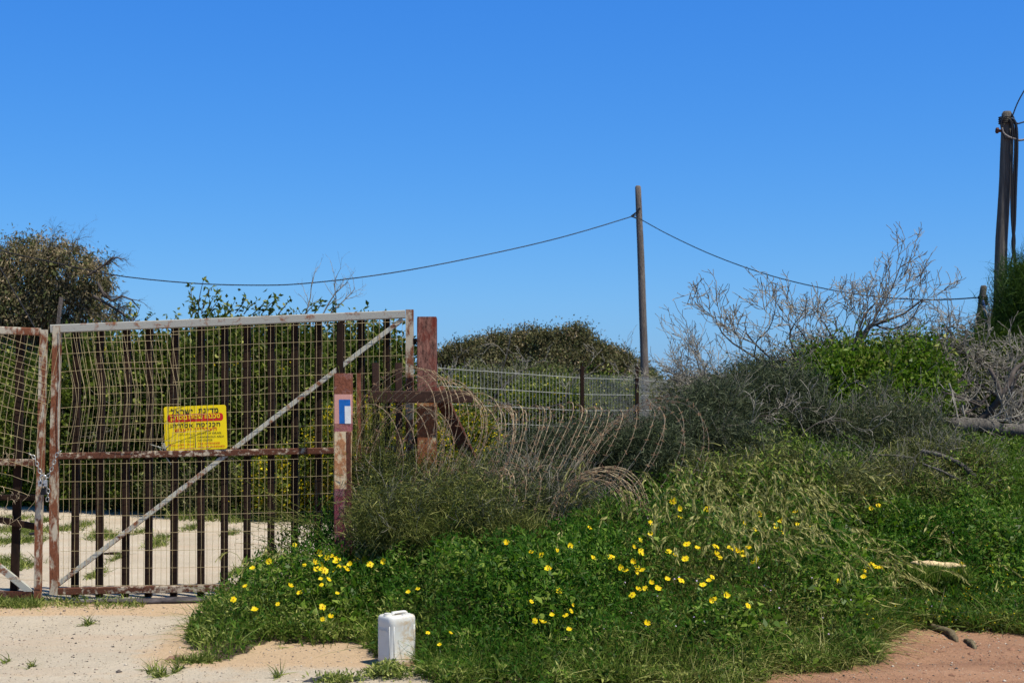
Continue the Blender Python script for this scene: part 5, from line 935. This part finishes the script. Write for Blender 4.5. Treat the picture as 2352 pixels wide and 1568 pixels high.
# ------------------------------------------------------------------ bits on the ground
def lump(name, lab, cat_, pts, rx, rz, mat, seed=1, grp=None, flat=.6):
    rr = random.Random(seed); mb = MB(); q = resample(pts, 18); n = 10; vs = []
    for i, p in enumerate(q):
        e = math.sin(math.pi*(i+.3)/(17.6))**.45; t = Vector(q[min(i+1, 17)]-q[max(i-1, 0)]).normalized(); s = t.cross(Vector((0, 0, 1))).normalized()
        for j in range(n): a = 2*math.pi*j/n; k = e*rr.uniform(.66, 1.3); vs.append(Vector(p)+s*math.cos(a)*rx*k+Vector((0, 0, 1))*math.sin(a)*rz*k)
    mb.add(vs, [(i*n+j, i*n+(j+1) % n, (i+1)*n+(j+1) % n, (i+1)*n+j) for i in range(17) for j in range(n)]+[tuple(range(n))[::-1], tuple(range(17*n, 18*n))])
    o = mb.build(name, mat, None, True); return tag(o, lab, cat_, grp)
def gp(px, py, dz=0):
    Y = 1.6*FPX/(py-HZ)
    for _ in range(6): X = (px-CX)/FPX*Y; Y = (EYE-zgf(X, Y))*FPX/(py-HZ)
    X = (px-CX)/FPX*Y; return Vector((X, Y, zgf(X, Y)+dz))
wire_pts = [gp(150, 1387, .012), gp(250, 1384, .014), gp(330, 1385, .014), gp(420, 1383, .016), gp(480, 1382, .02), gp(540, 1374, .02), gp(600, 1368, .02)]
lump('black_hose', 'flattened black plastic hose lying along the foot of the gate', 'hose', wire_pts, .045, .022, M['pipe'], 3)
mb = MB()
for k_ in range(5): mb.tube(resample([gp(165+k_*6, 1378+k_*1.2, .01), gp(230, 1376+k_*1.6, .014), gp(320, 1378+k_*1.5, .012), gp(400, 1377+k_, .01), gp(520, 1374, .01)], 16), .004, 5)
tag(mb.build('loose_wires', M['fence_wire'], None, True), 'bundle of thin grey wires lying behind the black hose', 'wires')
lump('asphalt_chunk', 'dark asphalt rim showing at the bottom of the sand left of the jerrycan', 'asphalt', [gp(690, 1566, -.01), gp(740, 1561, 0), gp(790, 1559, 0), gp(850, 1562, -.01)], .05, .025, M['asphalt'], 5)
lump('flat_stone', 'thin flat brown stone lying on the sand left of the weeds', 'stone', [gp(378, 1516), gp(405, 1512, .006), gp(430, 1514)], .03, .016, plain('brown_stone', (.22, .13, .09), .9, 20, .3, .004), 6)
M['mossy'] = plain('dirty_mossy_stone', (.13, .095, .055), .95, 30, .5, .02, col2=(.24, .19, .11))
lump('mossy_stone', 'long mossy stone poking out of the grass above the red dirt', 'stone', [gp(2115, 1432), gp(2150, 1446, .015), gp(2185, 1462, .02), gp(2198, 1474)], .026, .026, M['mossy'], 8, 'stones at the edge of the red dirt')
lump('mossy_stone', 'small brown stone right of the long mossy stone', 'stone', [gp(2215, 1468), gp(2232, 1480, .01), gp(2240, 1490)], .02, .018, M['mossy'], 9, 'stones at the edge of the red dirt')
def raised(px, py, Y, dz=0): return P(px, py, Y)
lump('pale_stone', 'pale cream stone slab half hidden in the grass on the right', 'stone', [P(2092, 1292, 10.05), P(2130, 1294, 10.0), P(2170, 1298, 10.0), P(2218, 1299, 10.05)], .05, .024, plain('cream_stone', (.62, .46, .26), .85, 18, .3, .004), 10)
lump('dark_bracket', 'small rusty bar lying on the sand behind the left gate stile', 'bar', [gp(232, 1273, .01), gp(262, 1273, .012), gp(282, 1272, .01)], .02, .012, M['darkbar'], 11)
br('small dark stick pointing out behind the left gate stile', [P(68, 1226, 12), P(84, 1224, 12)], .012, .012, 'cable', 'short_stick')
m_clod = plain('red_clod', (.25, .13, .08), .95, 25, .35, .008); mb = MB(); rr_ = random.Random(8)
for i in range(420):
    px = rr_.uniform(1700, 2400); py = rr_.uniform(1466, 1580); p = gp(px, py, 0); s_ = rr_.gammavariate(1.5, .0035)+.003
    if bool(veg(p.x, p.y+.05)): continue
    vs = [p+Vector((dx*s_*rr_.uniform(.7, 1.3), dy*s_*rr_.uniform(.7, 1.3), dz*s_*.55*rr_.uniform(.6, 1.3))) for dx, dy, dz in ((1, 0, 0), (.5, .9, 0), (-.5, .9, 0), (-1, 0, 0), (-.5, -.9, 0), (.5, -.9, 0), (.2, .2, 1), (-.3, -.1, .9))]
    mb.add(vs, [(0, 1, 6), (1, 2, 6), (2, 7, 6), (2, 3, 7), (3, 4, 7), (4, 5, 7), (5, 6, 7), (5, 0, 6)])
tag(mb.build('dirt_clods', m_clod), 'crumbly reddish clods scattered on the bare red dirt', 'clods', kind='stuff')

# tall herbs, oat stalks and broad leaves standing out of the weeds
def canopy_hit(px, py, dz=.03, y0=7.5, y1=15):
    for Y in np.arange(y0, y1, .04):
        p = P(px, py, Y)
        if p.z <= zgf(p.x, Y)+float(hcan(np.array([p.x]), np.array([Y]))[0])*.9+dz and bool(veg(p.x, Y)): return p
    p = P(px, py, min(10.2, y1)); return p
def stalks():
    V = []; root_specs = []
    for i in range(260):
        px = random.gauss(1720, 190); py = random.uniform(1150, 1400); Y = random.uniform(8.8, 10.6); x = (px-CX)/FPX*Y
        if not bool(veg(x, Y)): continue
        root_specs.append((x, Y, random.uniform(.45, .85) if px < 1900 else random.uniform(.3, .5), random.uniform(-.2, .34)))
    for i in range(60): px = random.uniform(560, 1100); Y = random.uniform(9.6, 10.3); root_specs.append(((px-CX)/FPX*Y, Y, random.uniform(.3, .5), random.uniform(-.2, .2)))
    for i in range(70): px = random.uniform(1750, 2340); Y = random.uniform(10, 12.5); root_specs.append(((px-CX)/FPX*Y, Y, random.uniform(.35, .6), random.uniform(-.25, .25)))
    PL = []; SB = []; SD = []
    for x, Y, h, dx in root_specs:
        z = zgf(x, Y); a = [(x, Y, z), (x+dx*.2, Y, z+h*.5), (x+dx*.7, Y-.03, z+h*.88), (x+dx*1.25, Y-.06, z+h*.92), (x+dx*1.6, Y-.1, z+h*.78)]; q = resample([Vector(t) for t in a], 9); PL.append(q)
        for k in range(16): j = random.uniform(5, 7.99); i = int(j); f = j-i; SB.append(q[i]*(1-f)+q[i+1]*f); SD.append(q[i+1]-q[i]+np.array([random.gauss(0, .012), random.gauss(0, .012), -.02]))
    PL = np.array(PL); v1 = tubesV(PL, np.linspace(.0028, .0012, 9)[None]*np.ones((len(PL), 1)), 3); SB = np.array(SB); v2 = leafV(SB, unit(np.array(SD)), rng.uniform(.035, .06, len(SB)), np.full(len(SB), .0085))
    rt = npmesh('wild_oats', *v1, M['l_thorn'], rnd=rng.random(len(v1[0]))); tag(rt, 'tall arching wild oat stalks with drooping seed heads on the verge', 'grass', kind='stuff')
    rt2 = npmesh('oat_seeds', *v2, M['l_dry'], rnd=rng.random(len(v2[0]))); tag(rt2, 'drooping straw coloured seed heads of the wild oats', 'seed heads', kind='stuff')
stalks()
def broom():   # thin green rush stems leaning left over the gate
    PL = []
    for i in range(60):
        x, y = random.uniform(660, 780), random.uniform(1190, 1330); ex = x-random.uniform(30, 150); ey = y-random.uniform(-10, 90); PL.append(resample([P(x, y, 10.3), P((x+ex)/2, (y+ey)/2-6, 10.28), P(ex, ey, 10.3)], 6))
    for i in range(90):
        x, y = random.uniform(810, 900), random.uniform(1080, 1200); ex = x+random.gauss(-5, 35); ey = y-random.uniform(80, 260); PL.append(resample([P(x, y, 10.3), P((x+ex)/2+random.gauss(0, 8), (y+ey)/2, 10.25), P(ex, ey, 10.3)], 6))
    PL = np.array(PL); v = tubesV(PL, np.full(PL.shape[:2], .0016), 3); B = PL[:, 2:].reshape(-1, 3); B = np.repeat(B, 3, 0)+rng.normal(size=(len(B)*3, 3))*.01; l = leafV(B, rdir(len(B), (0, 0, .4)), rng.uniform(.012, .03, len(B)), np.full(len(B), .005))
    V, F = cat([v, l]); rt = npmesh('rush_stems', V, F, M['l_thorn'], rnd=rng.random(len(V))); tag(rt, 'thin green broom stems leaning over the gate mesh around the painted post', 'stems', kind='stuff')
broom()
def herb(px, py, hpx, Y, lab, n=5):
    b0 = P(px, py, Y); root = empty('mustard_plant', b0, lab, 'plant', 'tall thin yellow mustard plants'); PL = []; 
    for i in range(n): ex = px+random.uniform(-28, 28); ey = py-hpx*random.uniform(.6, 1); PL.append(resample([P(px, py+10, Y), P(px+(ex-px)*.2, py-hpx*.3, Y), P(ex, ey, Y)], 6))
    PL = np.array(PL); V, F = tubesV(PL, np.linspace(.003, .0015, 6)[None]*np.ones((n, 1)), 4); npmesh('stems', V, F, M['stem'], root)
    B = np.repeat(PL[:, -1], 5, 0)+rng.normal(size=(n*5, 3))*.008; V, F = leafV(B, rdir(n*5, (0, 0, .3)), np.full(n*5, .014), np.full(n*5, .011)); npmesh('flowers', V, F, M['l_yel'], root, rnd=rng.random(len(V)))
    B = PL[:, :4].reshape(-1, 3); V, F = leafU(B, rdir(len(B), (0, -.3, .2)), np.full(len(B), .045), np.full(len(B), .02)); npmesh('leaves', V, F, M['l_bright'], root, rnd=rng.random(len(V)))
herb(1035, 1225, 65, 10.1, 'thin yellow mustard plant in front of the grey thorny shrub', 6)
herb(1065, 1235, 90, 10.0, 'taller mustard plant with green stems in front of the grey thorny shrub', 5)
herb(940, 1225, 50, 10.0, 'small mustard plant beside the painted post shrub', 4)
herb(1135, 1215, 40, 10.1, 'short leafy mustard plant below the barbed bundle', 4)
def tuftleaf(px, py, s, lab, mat, n=14, L=.12, W=.045):
    p = canopy_hit(px, py, 0); p.y -= .05; root = empty('leafy_plant', p, lab, 'plant', 'broad leaved weeds'); B = np.array([tuple(p)]*n)+rng.normal(size=(n, 3))*.015; D = unit(np.stack([rng.normal(size=n), rng.normal(size=n)-.3, np.abs(rng.normal(size=n))*.5], -1)); V, F = bladeV(B, D, L*rng.uniform(.6, 1.2, n)*s, np.full(n, W*s), .5, 4); npmesh('leaves', V, F, M[mat], root, rnd=rng.random(len(V)))
tuftleaf(1385, 1215, .9, 'pale fleshy leaved plant in the middle of the verge', 'l_lush', 12, .22, .02)
tuftleaf(2135, 1420, 1.1, 'broad toothed leaf rosette above the long mossy stone', 'l_pale', 14, .13, .05); tuftleaf(2165, 1400, .9, 'broad pale leaf rosette near the red dirt edge', 'l_pale', 10)
tuftleaf(1395, 1545, .8, 'leafy grey green plant at the bottom centre of the verge', 'l_pale', 16); tuftleaf(1150, 1540, .8, 'broad leaf clump at the verge front right of the jerrycan', 'l_pale', 14)
tuftleaf(1700, 1520, .7, 'leafy clump at the verge front above the red dirt', 'l_pale', 14); tuftleaf(620, 1290, .9, 'silvery spiky plant at the left end of the verge', 'l_pale', 16, .1, .02); tuftleaf(600, 1345, .9, 'grey green leafy plant below the silvery one', 'l_pale', 16, .1, .02)
# leafy clump in front of the jerrycan
x = rng.normal(P(885, 1560, 7.75).x, .07, 900); y = rng.normal(7.82, .06, 900); z = rng.random(900)**.7*.07*np.exp(-((x-P(890, 1560, 7.75).x)/.13)**2); V, F = leafU(np.stack([x, y, z+.005], -1), rdir(900, (0, 0, .5)), rng.uniform(.02, .045, 900), rng.uniform(.006, .013, 900))
tag(npmesh('leafy_plant', V, F, M['l_pale'], rnd=np.repeat(rng.random(900), 4)), 'low leafy weed clump in front of the jerrycan foot', 'plant')
x = rng.normal(P(780, 1568, 7.7).x, .06, 500); y = rng.normal(7.66, .05, 500); z = rng.random(500)*.04; V, F = leafU(np.stack([x, y, z+.005], -1), rdir(500, (0, 0, .5)), rng.uniform(.02, .04, 500), rng.uniform(.006, .012, 500))
tag(npmesh('leafy_plant', V, F, M['l_pale'], rnd=np.repeat(rng.random(500), 4)), 'small weed on the asphalt rim at the bottom edge', 'plant')

# tiny yellow flowers of the right hand clover patch
n = 420; px = np.concatenate([rng.normal(2220, 60, n//2), rng.uniform(1990, 2352, n//2)]); py = np.concatenate([rng.normal(1370, 35, n//2), rng.uniform(1300, 1440, n//2)]); B = np.array([tuple(canopy_hit(a, b)) for a, b in zip(px, py)]); V, F = leafU(B, rdir(n, (0, -.5, .6)), np.full(n, .013), np.full(n, .012), .7)
tag(npmesh('tiny_flowers', V, F, M['l_yel'], rnd=rng.random(4*n)), 'countless tiny yellow clover flowers near the right edge', 'flowers', kind='stuff')
px = rng.uniform(1100, 2300, 90); py = rng.uniform(1180, 1480, 90); B = np.array([tuple(canopy_hit(a, b)) for a, b in zip(px, py)]); V, F = leafU(B, rdir(90, (0, -.5, .6)), np.full(90, .012), np.full(90, .012), .7)
tag(npmesh('mauve_flowers', V, F, M['l_mauve'], rnd=rng.random(360)), 'tiny scattered mauve and white flowers in the verge', 'flowers', kind='stuff')

# daisies
def z2(L, ox, oy, s): return [((ox+a/s)*.5742, (oy+b/s)*.5742) for a, b in L]
FL = z2([(375,523),(235,583),(600,381),(800,452),(875,491),(915,480),(965,498),(770,537),(820,560),(948,528),(975,568),(1075,513),(1125,517),(1070,550),(1022,567),(1042,597),(790,590),(833,587),(856,600),(940,600),(680,555),(1195,513),(1247,547),(1366,524),(890,678),(820,675),(828,722),(558,736),(640,792),(962,799),(838,912),(908,1000),(836,1018),(250,939),(73,848),(172,748),(452,889),(1572,787),(1655,755)], 900, 2000, 2.145)
FL += z2([(413,62),(1625,236),(1460,393),(1355,427),(1128,452),(1210,470),(1268,589),(1660,487),(913,373),(1127,868),(1302,983),(1420,982),(1475,897),(1468,950),(1450,1108),(1160,1033),(1220,1052),(1365,780),(338,1239),(240,1133),(430,1141)], 1600, 2000, 2.145)
FL += z2([(843,8),(895,70),(1135,73),(895,152),(652,199),(648,292),(565,338),(496,400),(567,428),(562,458),(805,437),(856,478),(960,377),(1050,410),(1210,393),(1210,467),(1246,496),(1327,408),(1366,408),(1392,440),(1440,457),(1486,410),(1556,505),(1523,541),(1545,248),(1585,115),(1590,135),(1457,193),(1720,210),(1725,235),(1776,272),(1895,105),(1908,203),(1773,178),(312,485),(502,525),(578,597),(388,580),(436,597),(520,608),(533,573),(792,676),(913,684),(655,708),(1098,725),(1148,690),(1180,656),(540,768),(602,755),(710,758),(492,810),(1160,857),(1197,846),(1300,818),(1488,902),(618,1058),(946,502)], 2300, 2000, 2.1456)
FL += z2([(492,115),(670,135),(760,173),(780,228),(722,250),(280,393),(676,558),(708,684),(732,672),(765,688),(795,700),(672,722),(668,768),(480,795),(1410,675),(1422,738),(1400,727)], 3100, 1900, 1.8865)
small = {2, 20, 25, 29, 36, 38, 57, 58, 59}
ZONES = [(lambda x, y: x < 600, 'at the left tip of the verge beside the gate'), (lambda x, y: x < 850 and y < 1262, 'in the dense cluster, top edge, before the painted post'), (lambda x, y: x < 850 and y < 1290, 'in the dense cluster, middle, before the painted post'),
 (lambda x, y: x < 850 and y < 1345, 'just under the dense cluster before the painted post'), (lambda x, y: x < 850, 'low in the weeds left of the jerrycan'), (lambda x, y: x < 1120, 'around the jerrycan'),
 (lambda x, y: x < 1350 and y > 1350, 'in the loose group right of the jerrycan'), (lambda x, y: x < 1300, 'below the loose barbed wire loops'), (lambda x, y: x < 1440, 'below the low barbed wire bundle'),
 (lambda x, y: x < 1515 and y < 1270, 'beside the barbed bundle end, upper cluster'), (lambda x, y: x < 1515, 'beside the barbed bundle end, lower cluster'), (lambda x, y: x < 1700 and y < 1200, 'high at the left foot of the oat stalks'), (lambda x, y: y < 1235 and x < 1880, 'high among the oat stalks'),
 (lambda x, y: y < 1235, 'high on the bank above the pale stone'), (lambda x, y: y < 1292 and x < 1650, 'in the upper dry grass, left part'), (lambda x, y: y < 1292 and x < 1900, 'in the upper dry grass, right part'), (lambda x, y: x < 1600, 'in the lower dry grass, left part'),
 (lambda x, y: x < 1850, 'in the lower dry grass, right part'), (lambda x, y: x < 2100, 'in the small cluster left of the pale stone'), (lambda x, y: True, 'beside the pale stone')]
ORD = ['first', 'second', 'third', 'fourth', 'fifth', 'sixth', 'seventh', 'eighth', 'ninth', 'tenth', 'eleventh', 'twelfth', 'thirteenth', 'fourteenth', 'fifteenth']
zi = [next(k for k, (f_, t_) in enumerate(ZONES) if f_(x, y)) for x, y in FL]; FLAB = []
for i, (x, y) in enumerate(FL):
    mem = sorted([q for q in range(len(FL)) if zi[q] == zi[i]], key=lambda q: FL[q]); t_ = ZONES[zi[i]][1]
    FLAB.append((('%s yellow daisy from the left %s' % (ORD[min(14, mem.index(i))], t_)) if len(mem) > 1 else 'single yellow daisy '+t_, 'yellow daisies in the verge'))
def flower_mesh(var):
    r2 = np.random.default_rng(var); n = 13; V = []; F = []; rn = []; cup = (.15, .45, -.1, .9)[var % 4]
    for i in range(n):
        a = 2*math.pi*i/n+r2.normal()*.07; L = .027*r2.uniform(.82, 1.1); w = .0092; c, s = math.cos(a), math.sin(a); b = len(V)
        for rr_, ww, zz in ((.004, .4, 0), (.6*L, 1, cup*.5), (L*.92, .85, cup), (L, .35, cup*1.05)):
            V += [(c*rr_+s*w*ww/2, s*rr_-c*w*ww/2, zz*L*.7), (c*rr_-s*w*ww/2, s*rr_+c*w*ww/2, zz*L*.7)]
        F += [(b+2*k, b+2*k+1, b+2*k+3, b+2*k+2) for k in range(3)]; rn += [r2.random()]*8
    me = bpy.data.meshes.new('petals'); me.from_pydata(V, [], F); me.materials.append(M['petal']); at = me.attributes.new('rnd', 'FLOAT', 'POINT'); at.data.foreach_set('value', rn); me.update(); return me
disc = bpy.data.meshes.new('flower_disc'); vs = [(0, 0, .005)]+[(math.cos(a)*r_, math.sin(a)*r_, z) for r_, z in ((.004, .0045), (.0065, .001)) for a in [i*math.pi/5 for i in range(10)]]
disc.from_pydata(vs, [], [(0, 1+i, 1+(i+1) % 10) for i in range(10)]+[(1+i, 11+i, 11+(i+1) % 10, 1+(i+1) % 10) for i in range(10)]); disc.materials.append(M['petal_disc'])
PM = [flower_mesh(i) for i in range(4)]
mb = MB(); mb.tube([(0, 0, 0), (0, 0, -1)], .0013, 4); stem_me = mb.build('stem', M['stem']).data; bpy.data.objects.remove(bpy.data.objects['stem'])
for i, (px, py) in enumerate(FL):
    p = canopy_hit(px, py, .10); lab, grp = FLAB[i]; r = empty('daisy', p, lab, 'flower', grp); s = (.6 if i in small else random.uniform(.62, 1.02))*(p.y/9.6)
    r.scale = (s, s, s); e = Vector((random.gauss(.1, .6), -1+random.gauss(0, .3), random.uniform(.1, 2.2))).normalized().to_track_quat('Z', 'Y')
    for nm, me in (('petals', PM[i % 4]), ('disc', disc), ('stem', stem_me)):
        o = bpy.data.objects.new(nm, me); COL.objects.link(o); o.parent = r
        if nm == 'stem': o.scale = (1, 1, .16); o.location = (0, 0, 0)
        else: o.rotation_mode = 'QUATERNION'; o.rotation_quaternion = e

# grass blades growing in front of the pale stone
n = 900; x = rng.uniform(P(2085, 1300, 9.85).x, P(2225, 1300, 9.85).x, n); y = rng.normal(9.82, .05, n); V, F = bladeV(np.stack([x, y, P(2100, 1325, 9.85).z+rng.uniform(-.02, .03, n)], -1), unit(rng.normal(size=(n, 3))*.3+np.array([0, 0, 1])), rng.uniform(.05, .14, n), np.full(n, .006), .5, 3)
tag(npmesh('stone_grass', V, F, M['l_grass'], rnd=np.repeat(rng.random(n), 8)), 'grass blades standing in front of the pale stone', 'grass', kind='stuff')
